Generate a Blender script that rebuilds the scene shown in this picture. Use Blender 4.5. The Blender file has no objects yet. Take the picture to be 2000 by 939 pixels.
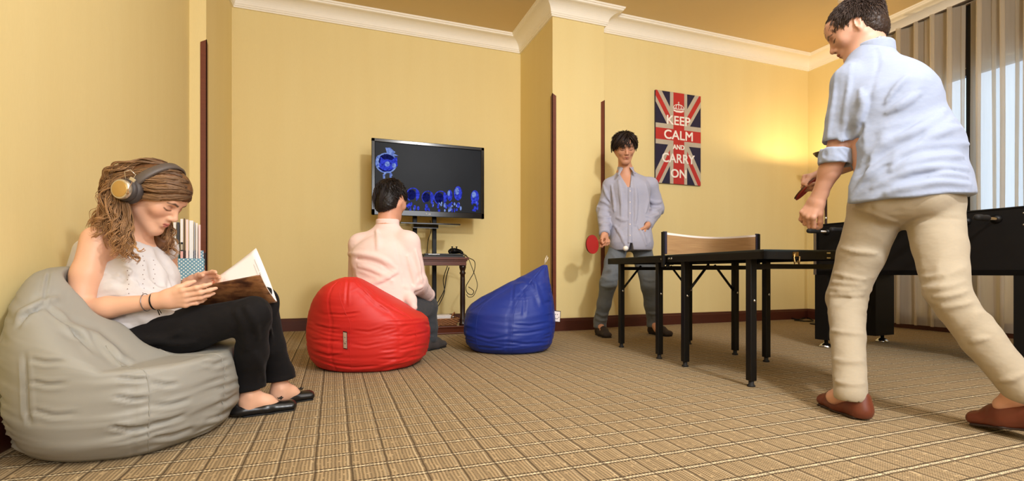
import bpy, bmesh, math, random
import numpy as np
from mathutils import Vector, Matrix, Euler

SC = bpy.context.scene
COL = SC.collection
rad = math.radians

# ------------------------------------------------------------------ camera
EYE_H, FPX, CX, HY, YAW = 0.53, 960.0, 1000.0, 532.0, rad(19.95)
s_, c_ = math.sin(YAW), math.cos(YAW)
FWD = np.array([s_, c_, 0.0]); RGT = np.array([c_, -s_, 0.0]); UP = np.array([0, 0, 1.0])
cam = bpy.data.cameras.new('camera'); camo = bpy.data.objects.new('camera', cam); COL.objects.link(camo)
camo.location = (0, 0, EYE_H); camo.rotation_euler = (rad(90), 0, -YAW)
cam.sensor_width = 36; cam.lens = FPX / 2000 * 36; cam.shift_y = (HY - 469.5) / 2000
cam.clip_start = 0.02
SC.camera = camo

# ------------------------------------------------------------------ light and exposure
SC.view_settings.view_transform = 'Standard'; SC.view_settings.look = 'None'
SC.view_settings.exposure = 0.07; SC.view_settings.gamma = 1.0
SC.view_settings.use_curve_mapping = False
try:
    SC.cycles.use_denoising = True; SC.cycles.denoiser = 'OPENIMAGEDENOISE'
    SC.cycles.max_bounces = 8; SC.cycles.diffuse_bounces = 5; SC.cycles.transparent_max_bounces = 12
    SC.cycles.caustics_reflective = False; SC.cycles.caustics_refractive = False
    SC.cycles.sample_clamp_indirect = 6
except Exception:
    pass
world = bpy.data.worlds.new('daylight'); SC.world = world; world.use_nodes = True
world.node_tree.nodes['Background'].inputs[0].default_value = (0.70, 0.84, 1.0, 1)
world.node_tree.nodes['Background'].inputs[1].default_value = 2.0


def area(name, loc, target, sx, sy, power, col):
    l = bpy.data.lights.new(name, 'AREA'); l.shape = 'RECTANGLE'; l.size = sx; l.size_y = sy
    l.energy = power; l.color = col
    o = bpy.data.objects.new(name, l); COL.objects.link(o); o.location = loc
    o.rotation_euler = (Vector(target) - Vector(loc)).to_track_quat('-Z', 'Y').to_euler()
    return o


area('key_light', (1.50, -0.80, 2.90), (1.7, 4.3, 0.9), 0.30, 0.30, 108, (0.98, 0.985, 1.0))
area('overhead_fill_light', (1.5, 1.2, 2.93), (1.5, 1.2, 0), 2.6, 2.4, 36, (0.98, 0.985, 1.0))  # added overhead fill, not a fitting of the room
area('rear_fill_light', (0.9, -2.0, 1.9), (-0.3, 2.6, 1.1), 2.6, 1.6, 98, (0.93, 0.98, 1.06))


# ------------------------------------------------------------------ helpers
def P(px, py, d):
    """room point seen at a photo position, d metres in front of the camera"""
    v = d * FWD + (px - CX) / FPX * d * RGT
    return np.array([v[0], v[1], EYE_H + (HY - py) / FPX * d])


def Fl(px, py):
    return P(px, py, EYE_H * FPX / (py - HY))


def V(x, d, z):
    return x * RGT + d * FWD + z * UP


def nrm(v):
    v = np.asarray(v, float); return v / max(np.linalg.norm(v), 1e-9)


def tag(o, label=None, cat=None, group=None, kind=None):
    if label: o['label'] = label
    if cat: o['category'] = cat
    if group: o['group'] = group
    if kind: o['kind'] = kind
    return o


def empty(name, loc, rz=0.0):
    o = bpy.data.objects.new(name, None); COL.objects.link(o); o.location = tuple(loc)
    o.rotation_euler = (0, 0, rz); o.empty_display_size = 0.1
    return o


def link(name, me, mats, parent=None, world_space=False, smooth=False):
    o = bpy.data.objects.new(name, me); COL.objects.link(o)
    for m in (mats if isinstance(mats, (list, tuple)) else [mats]):
        me.materials.append(m)
    if parent is not None:
        o.parent = parent
        if world_space:
            root = parent
            mi = Matrix.Identity(4)
            chain = []
            while root is not None:
                chain.append(root); root = root.parent
            mw = Matrix.Identity(4)
            for r in reversed(chain):
                mw = mw @ r.matrix_parent_inverse @ Matrix.LocRotScale(r.location, r.rotation_euler.to_quaternion(), r.scale)
            o.matrix_parent_inverse = mw.inverted()
    if smooth:
        me.shade_smooth()
    return o


class MB:
    """collects solids; build() links them as one mesh object"""
    def __init__(self):
        self.v = []; self.f = []; self.m = []; self.sm = []

    def add(self, vs, fs, mi=0, smooth=False):
        n = len(self.v); self.v += [tuple(map(float, p)) for p in vs]
        self.f += [tuple(i + n for i in f) for f in fs]; self.m += [mi] * len(fs); self.sm += [smooth] * len(fs)
        return self

    def box(self, lo, hi, mi=0, bev=0.0, T=None):
        x0, y0, z0 = lo; x1, y1, z1 = hi
        if bev <= 0:
            vs = [(x, y, z) for z in (z0, z1) for y in (y0, y1) for x in (x0, x1)]
            fs = [(0, 2, 3, 1), (4, 5, 7, 6), (0, 1, 5, 4), (2, 6, 7, 3), (0, 4, 6, 2), (1, 3, 7, 5)]
        else:
            bm = bmesh.new(); bmesh.ops.create_cube(bm, size=1)
            for v in bm.verts:
                v.co = Vector(((x0 + x1) / 2 + v.co.x * (x1 - x0), (y0 + y1) / 2 + v.co.y * (y1 - y0), (z0 + z1) / 2 + v.co.z * (z1 - z0)))
            bmesh.ops.bevel(bm, geom=bm.edges[:], offset=bev, segments=2, affect='EDGES', profile=0.5)
            bm.verts.ensure_lookup_table()
            vs = [tuple(v.co) for v in bm.verts]; fs = [tuple(v.index for v in f.verts) for f in bm.faces]; bm.free()
        if T is not None:
            vs = [tuple(T @ Vector(p)) for p in vs]
        return self.add(vs, fs, mi)

    def tube(self, pts, r, n=8, mi=0, cap=True, flat=1.0):
        pts = [np.array(p, float) for p in pts]
        rs = r if hasattr(r, '__len__') else [r] * len(pts)
        vs = []; fs = []; ref = None
        for i, p in enumerate(pts):
            t = nrm(pts[min(i + 1, len(pts) - 1)] - pts[max(i - 1, 0)])
            if ref is None:
                ref = np.array([0, 0, 1.0]) if abs(t[2]) < 0.9 else np.array([1.0, 0, 0])
            a = nrm(np.cross(t, ref)); b = np.cross(a, t); ref = b
            for k in range(n):
                w = 2 * math.pi * k / n
                vs.append(p + rs[i] * (math.cos(w) * a * flat + math.sin(w) * b))
        for i in range(len(pts) - 1):
            for k in range(n):
                fs.append((i * n + k, i * n + (k + 1) % n, (i + 1) * n + (k + 1) % n, (i + 1) * n + k))
        if cap:
            fs.append(tuple(range(n))[::-1]); fs.append(tuple((len(pts) - 1) * n + k for k in range(n)))
        return self.add(vs, fs, mi, True)

    def lathe(self, prof, c=(0, 0, 0), axis=(0, 0, 1), n=24, mi=0):
        ax = nrm(axis); ref = np.array([1.0, 0, 0]) if abs(ax[0]) < 0.9 else np.array([0, 1.0, 0])
        a = nrm(np.cross(ax, ref)); b = np.cross(ax, a); c = np.array(c, float); vs = []; fs = []
        for r, z in prof:
            for k in range(n):
                w = 2 * math.pi * k / n
                vs.append(c + ax * z + r * (math.cos(w) * a + math.sin(w) * b))
        for i in range(len(prof) - 1):
            for k in range(n):
                fs.append((i * n + k, i * n + (k + 1) % n, (i + 1) * n + (k + 1) % n, (i + 1) * n + k))
        fs.append(tuple(range(n))[::-1]); fs.append(tuple((len(prof) - 1) * n + k for k in range(n)))
        return self.add(vs, fs, mi, True)

    def prism(self, poly, y0, y1, mi=0):
        """polygon in x,z extruded along y"""
        n = len(poly); vs = [(x, y0, z) for x, z in poly] + [(x, y1, z) for x, z in poly]
        fs = [tuple(range(n)), tuple(range(2 * n - 1, n - 1, -1))] + [(i, (i + 1) % n + 0, (i + 1) % n + n, i + n)[::-1] for i in range(n)]
        return self.add(vs, fs, mi)

    def build(self, name, mats, parent=None, world_space=False, fix=True):
        me = bpy.data.meshes.new(name); me.from_pydata(self.v, [], self.f)
        me.polygons.foreach_set('material_index', self.m); me.polygons.foreach_set('use_smooth', self.sm)
        if fix:
            bm = bmesh.new(); bm.from_mesh(me); bmesh.ops.recalc_face_normals(bm, faces=bm.faces); bm.to_mesh(me); bm.free()
        me.update()
        o = link(name, me, mats, parent, world_space)
        return o


# ------------------------------------------------------------------ materials
class NT:
    """a short way of writing a node material"""
    def __init__(self, name):
        self.m = bpy.data.materials.new(name); self.m.use_nodes = True
        self.t = self.m.node_tree; self.b = self.t.nodes['Principled BSDF']; self.out = self.t.nodes['Material Output']

    def n(self, typ, **kw):
        nd = self.t.nodes.new(typ)
        for k, v in kw.items():
            setattr(nd, k, v)
        return nd

    def l(self, a, b):
        self.t.links.new(a, b)

    def put(self, sock, val):
        if isinstance(val, bpy.types.NodeSocket): self.l(val, sock)
        else: sock.default_value = val

    def math(self, op, a, b=0.0, c=0.0, clamp=False):
        nd = self.n('ShaderNodeMath', operation=op, use_clamp=clamp)
        for i, v in enumerate((a, b, c)): self.put(nd.inputs[i], v)
        return nd.outputs[0]

    def mix(self, f, a, b, mode='MIX'):
        nd = self.n('ShaderNodeMix', data_type='RGBA', blend_type=mode)
        self.put(nd.inputs[0], f)
        for i, v in ((6, a), (7, b)):
            self.put(nd.inputs[i], v if isinstance(v, bpy.types.NodeSocket) else (*v[:3], 1))
        return nd.outputs[2]

    def coord(self, kind='Object', scale=(1, 1, 1)):
        tc = self.n('ShaderNodeTexCoord'); mp = self.n('ShaderNodeMapping')
        self.l(tc.outputs[kind], mp.inputs[0]); mp.inputs['Scale'].default_value = scale
        return mp.outputs[0]

    def noise(self, vec, scale, detail=3, rough=0.5, out=0):
        nd = self.n('ShaderNodeTexNoise'); self.l(vec, nd.inputs['Vector'])
        nd.inputs['Scale'].default_value = scale; nd.inputs['Detail'].default_value = detail; nd.inputs['Roughness'].default_value = rough
        return nd.outputs[out]

    def ramp(self, f, stops):
        nd = self.n('ShaderNodeValToRGB'); self.l(f, nd.inputs[0])
        e = nd.color_ramp.elements
        while len(e) < len(stops): e.new(0.5)
        for i, (p, c) in enumerate(stops):
            e[i].position = p; e[i].color = (*c[:3], 1)
        return nd.outputs[0]

    def bump(self, h, strength=0.3, dist=0.01):
        nd = self.n('ShaderNodeBump'); self.l(h, nd.inputs['Height'])
        nd.inputs['Strength'].default_value = strength; nd.inputs['Distance'].default_value = dist
        self.l(nd.outputs[0], self.b.inputs['Normal']); return nd

    def done(self, color=None, rough=0.6, metal=0.0, spec=0.5, **kw):
        if color is not None:
            self.put(self.b.inputs['Base Color'], color if isinstance(color, bpy.types.NodeSocket) else (*color[:3], 1))
        self.put(self.b.inputs['Roughness'], rough); self.b.inputs['Metallic'].default_value = metal
        self.b.inputs['Specular IOR Level'].default_value = spec
        for k, v in kw.items():
            self.put(self.b.inputs[k.replace('_', ' ')], v)
        return self.m


def lin(r, g, b):
    return tuple(((x / 255) / 12.92 if x / 255 <= 0.04045 else ((x / 255 + 0.055) / 1.055) ** 2.4) for x in (r, g, b))


def plain(name, rgb, rough=0.5, metal=0.0, var=0.06, scale=30, bump=0.0, spec=0.5, **kw):
    n = NT(name); co = n.coord(); f = n.noise(co, scale)
    c = lin(*rgb)
    col = n.mix(f, tuple(x * (1 - var) for x in c), tuple(min(1, x * (1 + var)) for x in c))
    if bump: n.bump(f, bump, 0.004)
    return n.done(col, rough, metal, spec, **kw)


def wallpaper():
    n = NT('yellow_wallpaper'); co = n.coord()
    fine = n.noise(n.coord(scale=(220, 220, 40)), 1.0, 2)
    wide = n.noise(n.coord(scale=(9, 9, 0.7)), 1.0, 2)
    c = n.mix(wide, lin(234, 212, 150), lin(239, 220, 161))
    c = n.mix(n.math('MULTIPLY', fine, 0.35), c, lin(224, 202, 140))
    n.bump(fine, 0.12, 0.002)
    return n.done(c, 0.75, spec=0.25)


def carpet():
    n = NT('plaid_carpet')
    tc = n.n('ShaderNodeTexCoord'); sp = n.n('ShaderNodeSeparateXYZ'); n.l(tc.outputs['Object'], sp.inputs[0])
    x, y = sp.outputs[0], sp.outputs[1]
    wob = n.math('MULTIPLY', n.math('SUBTRACT', n.noise(n.coord(scale=(1, 1, 1)), 14.0, 2), 0.5), 0.006)
    x = n.math('ADD', x, wob); y = n.math('ADD', y, wob)

    def tri(v, per, off=0.0):      # distance from line centres, 0 on the line
        a = n.math('FRACT', n.math('ADD', n.math('DIVIDE', v, per), off))
        return n.math('MULTIPLY', n.math('ABSOLUTE', n.math('SUBTRACT', a, 0.5)), per)

    def line(v, per, off, w):      # 1 on lines of half width w metres
        return n.math('SUBTRACT', 1.0, n.math('SMOOTHSTEP', tri(v, per, off), w * 0.5, w * 1.3) if False else n.math('DIVIDE', tri(v, per, off), w, clamp=True), clamp=True)

    weave = n.math('MULTIPLY', line(x, 0.0098, 0.0, 0.0046), line(y, 0.0062, 0.0, 0.0026))
    weave = n.math('MULTIPLY', weave, n.math('GREATER_THAN', n.noise(n.coord(scale=(1, 1, 1)), 55.0, 1), 0.36))
    vx = n.math('MAXIMUM', n.math('MULTIPLY', line(x, 0.094, 0.0, 0.0062), n.math('ADD', .75, n.math('MULTIPLY', line(y, .0062, 0, .003), .9))), n.math('MULTIPLY', line(x, 0.094, 0.45, 0.013), 0.42))
    vx = n.math('MAXIMUM', vx, n.math('MULTIPLY', line(x, 0.094, 0.74, 0.0040), 0.55))
    vy = n.math('MULTIPLY', n.math('MAXIMUM', line(y, 0.105, 0.0, 0.0050), line(y, 0.105, 0.15, 0.0046)), 1.5)
    light = n.math('MAXIMUM', n.math('MULTIPLY', line(y, 0.105, 0.075, 0.0085), 1.3), n.math('MULTIPLY', line(x, 0.094, 0.10, 0.004), 0.5))
    dash = n.math('ADD', 0.30, n.math('MULTIPLY', line(x, 0.0120, 0.2, 0.0062), 1.3))
    vy = n.math('MULTIPLY', vy, dash, clamp=True)
    big = n.noise(n.coord(), 2.2, 3)
    base = n.mix(big, lin(178, 155, 118), lin(196, 172, 134))
    fleck = n.noise(n.coord(), 240.0, 2)
    base = n.mix(n.math('MULTIPLY', fleck, 0.5), base, lin(132, 110, 82))
    base = n.mix(n.math('MULTIPLY', light, 0.75), base, lin(234, 216, 180))
    d = n.math('MAXIMUM', n.math('MULTIPLY', weave, 1.7), n.math('MAXIMUM', n.math('MULTIPLY', vx, 0.95), n.math('MULTIPLY', vy, 1.0)), clamp=True)
    c = n.mix(n.math('MULTIPLY', d, 0.9), base, lin(40, 27, 21))
    n.bump(n.math('ADD', n.math('MULTIPLY', d, -0.5), fleck), 0.5, 0.003)
    return n.done(c, 0.95, spec=0.1)


def wood(name, a, b, rough=0.35, sc=(3, 3, 40)):
    n = NT(name); f = n.noise(n.coord(scale=sc), 3.0, 5, 0.6)
    return n.done(n.mix(f, lin(*a), lin(*b)), rough)


def vcol(name, rough=0.6, spec=0.3, noise=0.0, nscale=400, bump=0.0, bdist=0.002, aniso=(1, 1, 1), **kw):
    n = NT(name); at = n.n('ShaderNodeAttribute', attribute_name='Col')
    f = n.noise(n.coord(scale=aniso), nscale, 3)
    c = at.outputs['Color']
    if noise:
        c = n.mix(n.math('MULTIPLY', f, noise), c, (0.0, 0.0, 0.0))
    if bump: n.bump(f, bump, bdist)
    return n.done(c, rough, spec=spec, **kw)


M = {}
M['wall'] = wallpaper()
M['carpet'] = carpet()
M['cornice'] = plain('white_plaster', (250, 243, 228), 0.6, var=0.02)
M['ceiling'] = plain('cream_ceiling', (222, 198, 150), 0.85, var=0.02, scale=6)
M['mahogany'] = wood('dark_mahogany', (62, 26, 16), (84, 38, 24), 0.4)
M['guard'] = wood('red_brown_wood', (96, 44, 26), (122, 62, 38), 0.4)
M['black'] = plain('black_lacquer', (11, 10, 10), 0.5, spec=.22)
M['blackm'] = plain('black_metal', (11, 10, 10), 0.42, spec=0.28)
M['blackwood'] = wood('black_wood_veneer', (9, 8, 8), (15, 12, 12), 0.6)
M['blackwood'].node_tree.nodes['Principled BSDF'].inputs['Specular IOR Level'].default_value = .2
M['chrome'] = plain('chrome', (205, 205, 205), 0.18, 1.0)
M['rubber'] = plain('black_rubber', (22, 21, 22), 0.7)
M['white'] = plain('white_tape', (240, 228, 222), 0.7, var=0.02)
M['paper'] = plain('white_paper', (236, 230, 226), 0.6, var=0.03)
# ------------------------------------------------------------------ room shell (x along the television wall, y away from the lens)
XL, XR, YB = -0.934, 5.14, -2.6
Y1, Y2, Y3, Y4 = 3.943, 4.86, 4.05, 4.16      # left step, television wall, pillar front, poster wall
XN, XP0, XP1 = -0.834, 1.86, 2.391            # niche side, pillar sides
HC, HB = 2.98, 2.84                            # ceiling, cornice foot
T = 0.12


def struct(name, mb, mats):
    o = mb.build(name, mats); o['kind'] = 'structure'; return o


struct('floor', MB().box((XL - .3, YB - .3, -.1), (XR + .3, Y2 + .3, 0)), M['carpet'])
struct('ceiling', MB().box((XL - .3, YB - .3, HC), (XR + .3, Y2 + .3, HC + .1)), M['ceiling'])
struct('wall_left', MB().box((XL - T, YB, 0), (XL, Y1, HC)).box((XL - T, Y1, 0), (XN, Y2 + T, HC)), M['wall'])
struct('wall_back', MB().box((XN - T, Y2, 0), (XP0, Y2 + T, HC)), M['wall'])
struct('wall_pillar', MB().box((XP0, Y3, 0), (XP1, Y2 + T, HC)), M['wall'])
struct('wall_poster', MB().box((XP1, Y4, 0), (XR + T, Y4 + T, HC)), M['wall'])
struct('wall_behind', MB().box((XL - T, YB - T, 0), (XR + T, YB, HC)), M['wall'])
WY0, WY1, WZ0, WZ1 = 0.9, 3.04, 0.62, 2.30
struct('wall_right', MB().box((XR, YB, 0), (XR + T, WY0, HC)).box((XR, WY1, 0), (XR + T, Y4, HC))
       .box((XR, WY0, 0), (XR + T, WY1, WZ0)).box((XR, WY0, WZ1), (XR + T, WY1, HC)), M['wall'])

# the line of the walls with the inward normals of each stretch
PATH = [((XL, YB), None), ((XL, Y1), 0), ((XN, Y1), 0), ((XN, Y2), 0), ((XP0, Y2), 0), ((XP0, Y3), 0), ((XP1, Y3), 0), ((XP1, Y4), 0), ((XR, Y4), 0), ((XR, YB), None)]
PTS = [np.array(p[0], float) for p in PATH]


def seg_normal(i):
    t = nrm(np.append(PTS[i + 1] - PTS[i], 0)); return np.array([t[1], -t[0]])


def sweep(i, prof, mb):
    """profile (out, z) along stretch i with mitred ends"""
    n = seg_normal(i)
    ends = []
    for j, other in ((i, i - 1), (i + 1, i + 1)):
        m = n.copy()
        if 0 <= other < len(PTS) - 1: m = n + seg_normal(other)
        ends.append((PTS[j], m))
    k = len(prof); vs = []
    for p, m in ends:
        for o, z in prof:
            q = p + m * o; vs.append((q[0], q[1], z))
    fs = [(a, (a + 1) % k, (a + 1) % k + k, a + k) for a in range(k)] + [tuple(range(k)), tuple(range(2 * k - 1, k - 1, -1))]
    return mb.add(vs, fs)


cove = [(0, HB), (.016, HB), (.018, HB + .012), (.024, HB + .014), (.026, HB + .026)]
for a in np.linspace(0, math.pi / 2, 9):
    cove.append((.030 + .092 * (1 - math.cos(a)), HB + .030 + .078 * math.sin(a)))
cove += [(.126, HB + .110), (.132, HB + .112), (.134, HB + .124), (.142, HB + .126), (.146, HC), (0, HC)]
base = [(0, 0), (.016, 0), (.016, .092), (.012, .098), (.012, .108), (.006, .115), (0, .115)]
NAMES = ['left', 'left_step', 'niche', 'back', 'pillar_side', 'pillar_front', 'pillar_end', 'poster', 'right']
for i, nm in enumerate(NAMES):
    struct('trim_%d' % (i + 1), sweep(i, cove, MB()), M['cornice'])
    struct('baseboard_%s' % nm, sweep(i, base, MB()), M['mahogany'])

# wooden corner guards on the three outer corners


def guard(k, x, y, sx, sy):
    g = .005; w = .034; z0, z1 = .115, 2.15; mb = MB()
    for (ax, ay, bx, by, tx, ty) in ((x, y, x + sx * w, y, 0, -sy * g), (x, y, x, y + sy * w, -sx * g, 0)):
        vs = []
        for z, f in ((z0, 1), (z1 - .012, 1), (z1, 1)):
            pass
        ox, oy = (-sx * g if ty else 0), (-sy * g if tx else 0)
        a = (ax + ox, ay + oy); b = (bx, by)
        vs = [(a[0], a[1], z0), (b[0], b[1], z0), (b[0], b[1], z1 - .022), (a[0], a[1], z1),
              (a[0] + tx, a[1] + ty, z0), (b[0] + tx, b[1] + ty, z0), (b[0] + tx, b[1] + ty, z1 - .022), (a[0] + tx, a[1] + ty, z1)]
        mb.add(vs, [(0, 1, 2, 3), (7, 6, 5, 4), (0, 4, 5, 1), (1, 5, 6, 2), (2, 6, 7, 3), (3, 7, 4, 0)])
    struct('trim_%d' % (k + 10), mb, M['guard'])


guard(0, XN, Y1, -1, 1); guard(1, XP0, Y3, 1, 1); guard(2, XP1, Y3, -1, 1)

# window behind the sheers
glass = NT('window_glass'); tr = glass.n('ShaderNodeBsdfTransparent'); tr.inputs[0].default_value = (0.9, 0.95, 1, 1)
gl = glass.n('ShaderNodeBsdfGlossy'); gl.inputs['Roughness'].default_value = 0.05
mx = glass.n('ShaderNodeMixShader'); mx.inputs[0].default_value = 0.06
glass.l(tr.outputs[0], mx.inputs[1]); glass.l(gl.outputs[0], mx.inputs[2]); glass.l(mx.outputs[0], glass.out.inputs[0])
M['frame'] = plain('dark_window_frame', (92, 82, 74), 0.5)
win = empty('window_1', (XR + .06, (WY0 + WY1) / 2, WZ0)); win['kind'] = 'structure'
fr = MB(); x0, x1 = XR + .03, XR + .09
for lo, hi in (((x0, WY0, WZ0), (x1, WY0 + .06, WZ1)), ((x0, WY1 - .06, WZ0), (x1, WY1, WZ1)), ((x0, WY0, WZ0), (x1, WY1, WZ0 + .06)),
               ((x0, WY0, WZ1 - .06), (x1, WY1, WZ1)), ((x0, 1.94, WZ0), (x1, 2.0, WZ1))):
    fr.box(lo, hi)
fr.build('window_frame', M['frame'], win, True)
MB().box((XR + .055, WY0 + .06, WZ0 + .06), (XR + .061, WY1 - .06, WZ1 - .06)).build('pane', glass.m, win, True)
# added brown grey panel that paints the dim wall behind the curtains
M['taupe'] = plain('taupe_shade_panel', (118, 100, 84), 0.8)
struct('trim_20', MB().box((XR - .012, 0.6, WZ1), (XR, 3.50, HB)).box((XR - .012, WY1, .12), (XR, 3.50, WZ1)), M['taupe'])

# sheer curtains, two lengths that leave a dark gap
sh = NT('sheer_curtain')
cc = sh.noise(sh.coord(scale=(1, 1, .05)), 60, 2)
c1 = sh.mix(cc, lin(212, 200, 180), lin(226, 216, 198))
df = sh.n('ShaderNodeBsdfDiffuse'); tl = sh.n('ShaderNodeBsdfTranslucent'); tp = sh.n('ShaderNodeBsdfTransparent')
sh.l(c1, df.inputs[0]); sh.l(c1, tl.inputs[0])
m1 = sh.n('ShaderNodeMixShader'); m1.inputs[0].default_value = 0.45; sh.l(df.outputs[0], m1.inputs[1]); sh.l(tl.outputs[0], m1.inputs[2])
m2 = sh.n('ShaderNodeMixShader'); m2.inputs[0].default_value = 0.34; sh.l(m1.outputs[0], m2.inputs[1]); sh.l(tp.outputs[0], m2.inputs[2])
sh.l(m2.outputs[0], sh.out.inputs[0]); M['sheer'] = sh.m


def curtain(y0, y1, per, ph, label):
    n = int((y1 - y0) / 0.006); nz = 26; vs = []; fs = []
    rng = random.Random(int(y0 * 100)); offs = [rng.uniform(-.25, .25) for _ in range(60)]
    for j in range(nz + 1):
        z = .045 + (HB - .005 - .045) * j / nz
        for i in range(n + 1):
            y = y0 + (y1 - y0) * i / n
            q = (y - y0) / per + ph; k = int(q)
            w = q + offs[k % 60] * math.sin(math.pi * (q - k)) * .4
            a = .034 + .010 * math.sin(q * 1.7 + 1)
            dx = a * math.sin(2 * math.pi * w) + .010 * math.sin(4 * math.pi * w + 1 + z * .5) + .006 * math.sin(z * 2.1 + q * 3)
            vs.append((XR - .085 + dx, y + .030 * math.sin(4 * math.pi * w), z))
    for j in range(nz):
        for i in range(n):
            a = j * (n + 1) + i; fs.append((a, a + 1, a + n + 2, a + n + 1))
    mb = MB().add(vs, fs, 0, True)
    o = mb.build('sheer_curtain', M['sheer'], fix=False)
    tag(o, label, 'curtain')
    return o


curtain(2.625, 3.46, .135, .1, 'beige pleated sheer curtain nearer the corner, between the corner and the dark gap')
curtain(0.95, 2.575, .150, .4, 'pale sheer curtain with bluish daylight behind it, beyond the dark gap')
# curtain rail and an added dark strip standing for the shade in the gap
struct('trim_21', MB().box((XR - .10, .6, HB - .012), (XR - .05, 3.5, HB - .002)), M['frame'])
tag(MB().box((XR - .030, 2.565, .12), (XR - .013, 2.64, HB - .02)).build('curtain_gap_shade', M['blackm']), 'added dark strip painting the shaded gap between the two sheer curtains', 'strip')
# ------------------------------------------------------------------ lettering
def text_mesh(s, size, ex=0.0):
    cu = bpy.data.curves.new('lettering', 'FONT'); cu.body = s; cu.size = size; cu.align_x = 'CENTER'; cu.align_y = 'CENTER'; cu.extrude = ex
    o = bpy.data.objects.new('lettering', cu); COL.objects.link(o)
    bpy.context.view_layer.update()
    me = bpy.data.meshes.new_from_object(o.evaluated_get(bpy.context.evaluated_depsgraph_get()))
    vs = np.array([v.co[:] for v in me.vertices]).reshape(-1, 3); fs = [tuple(p.vertices) for p in me.polygons]
    bpy.data.objects.remove(o); bpy.data.curves.remove(cu); bpy.data.meshes.remove(me)
    return vs, fs


def put_text(mb, s, size, origin, ux, uz, sx=1.0, mi=0, wid=None, bold=0.0):
    """flat letters with their baseline along ux and their height along uz"""
    vs, fs = text_mesh(s, size)
    w = vs[:, 0].max() - vs[:, 0].min()
    if wid: sx = wid / w
    ux = np.array(ux, float); uz = np.array(uz, float); n = np.cross(ux, uz)
    cx = (vs[:, 0].max() + vs[:, 0].min()) / 2; cy = (vs[:, 1].max() + vs[:, 1].min()) / 2
    offs = [(0, 0)] if not bold else [(a * bold, b * bold) for a in (-1, 0, 1) for b in (-1, 0, 1)]
    for k, (a, b) in enumerate(offs):
        out = [np.array(origin) + ux * ((v[0] - cx) * sx + a) + uz * (v[1] - cy + b) + n * (0.00003 * k) for v in vs]
        mb.add(out, fs, mi)


# ------------------------------------------------------------------ television on its pole stand
tv = empty('television', (.833, 4.52, 1.04))
tag(tv, 'black flat screen television with blue picture in front of the yellow wall', 'television')
X0, X1, Z0, Z1, YT = .315, 1.352, 1.042, 1.720, 4.50
b = MB(); bw = .030
b.box((X0, YT, Z0), (X1, YT + .035, Z0 + .052), bev=.004).box((X0, YT, Z1 - bw), (X1, YT + .035, Z1), bev=.004)
b.box((X0, YT, Z0), (X0 + bw, YT + .035, Z1), bev=.004).box((X1 - bw, YT, Z0), (X1, YT + .035, Z1), bev=.004)
b.build('bezel', plain('piano_black', (12, 11, 12), 0.16, var=.02), tv, True)
MB().box((X0 + .01, YT + .020, Z0 + .01), (X1 - .01, YT + .07, Z1 - .01), bev=.012).box((X0 + .25, YT + .06, Z0 + .12), (X1 - .25, YT + .10, Z1 - .15), bev=.02).build('back_cover', M['black'], tv, True)
scr = NT('television_screen'); co = scr.coord('Object')
MBs = MB(); MBs.box((X0 + .02, YT + .010, Z0 + .04), (X1 - .02, YT + .02, Z1 - .02))
sg = scr.noise(scr.coord(scale=(1.2, 1, 1.2)), 1.6, 2)
scr.l(scr.mix(sg, (0.004, 0.004, 0.006), (0.022, 0.024, 0.026)), scr.b.inputs['Emission Color']); scr.b.inputs['Emission Strength'].default_value = 1.0
screen = MBs.build('screen', scr.done(lin(10, 10, 11), 0.35, spec=.06), tv, True)


def tvp(px, py, lift=0.0):
    """place on the screen of a spot in the photo"""
    u = (px - 726) / 220; top = 269 + .0864 * (px - 726); bot = 419 + .0364 * (px - 726); v = (py - top) / (bot - top)
    u = u / (1 + .08 * (1 - u))
    return np.array([X0 + u * (X1 - X0), YT + .0095 - lift, Z1 - v * (Z1 - Z0)])


def glow(name, a, bb, st):
    n = NT(name); f = n.noise(n.coord(), 45, 3, .65)
    c = n.ramp(f, [(0.3, a), (0.62, bb)])
    n.l(c, n.b.inputs['Emission Color']); n.b.inputs['Emission Strength'].default_value = st
    return n.done((0.0, 0.0, 0.0), .6, spec=0.0)


GL = [glow('screen_light_blue', (.03, .07, .40), (.30, .42, .85), .8), glow('screen_blue', (.010, .014, .20), (.05, .075, .75), .9),
      glow('screen_dark_blue', (.003, .004, .03), (.012, .016, .14), .8), glow('screen_violet', (.06, .03, .2), (.35, .25, .6), .6)]
pic = MB(); LF = [0.0]


def disc(cx, cy, rx, ry, mi, a0=0, a1=360, rin=0.0, n=28):
    LF[0] += .00004; vs = []; fs = []
    for k in range(n + 1):
        w = rad(a0 + (a1 - a0) * k / n)
        vs.append(tvp(cx + rx * math.cos(w), cy - ry * math.sin(w), LF[0])); vs.append(tvp(cx + rx * rin * math.cos(w), cy - ry * rin * math.sin(w), LF[0]))
    for k in range(n): fs.append((2 * k, 2 * k + 2, 2 * k + 3, 2 * k + 1))
    pic.add(vs, fs, mi)


def patch(pts, mi):
    LF[0] += .00004; pic.add([tvp(x, y, LF[0]) for x, y in pts], [tuple(range(len(pts)))], mi)


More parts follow.
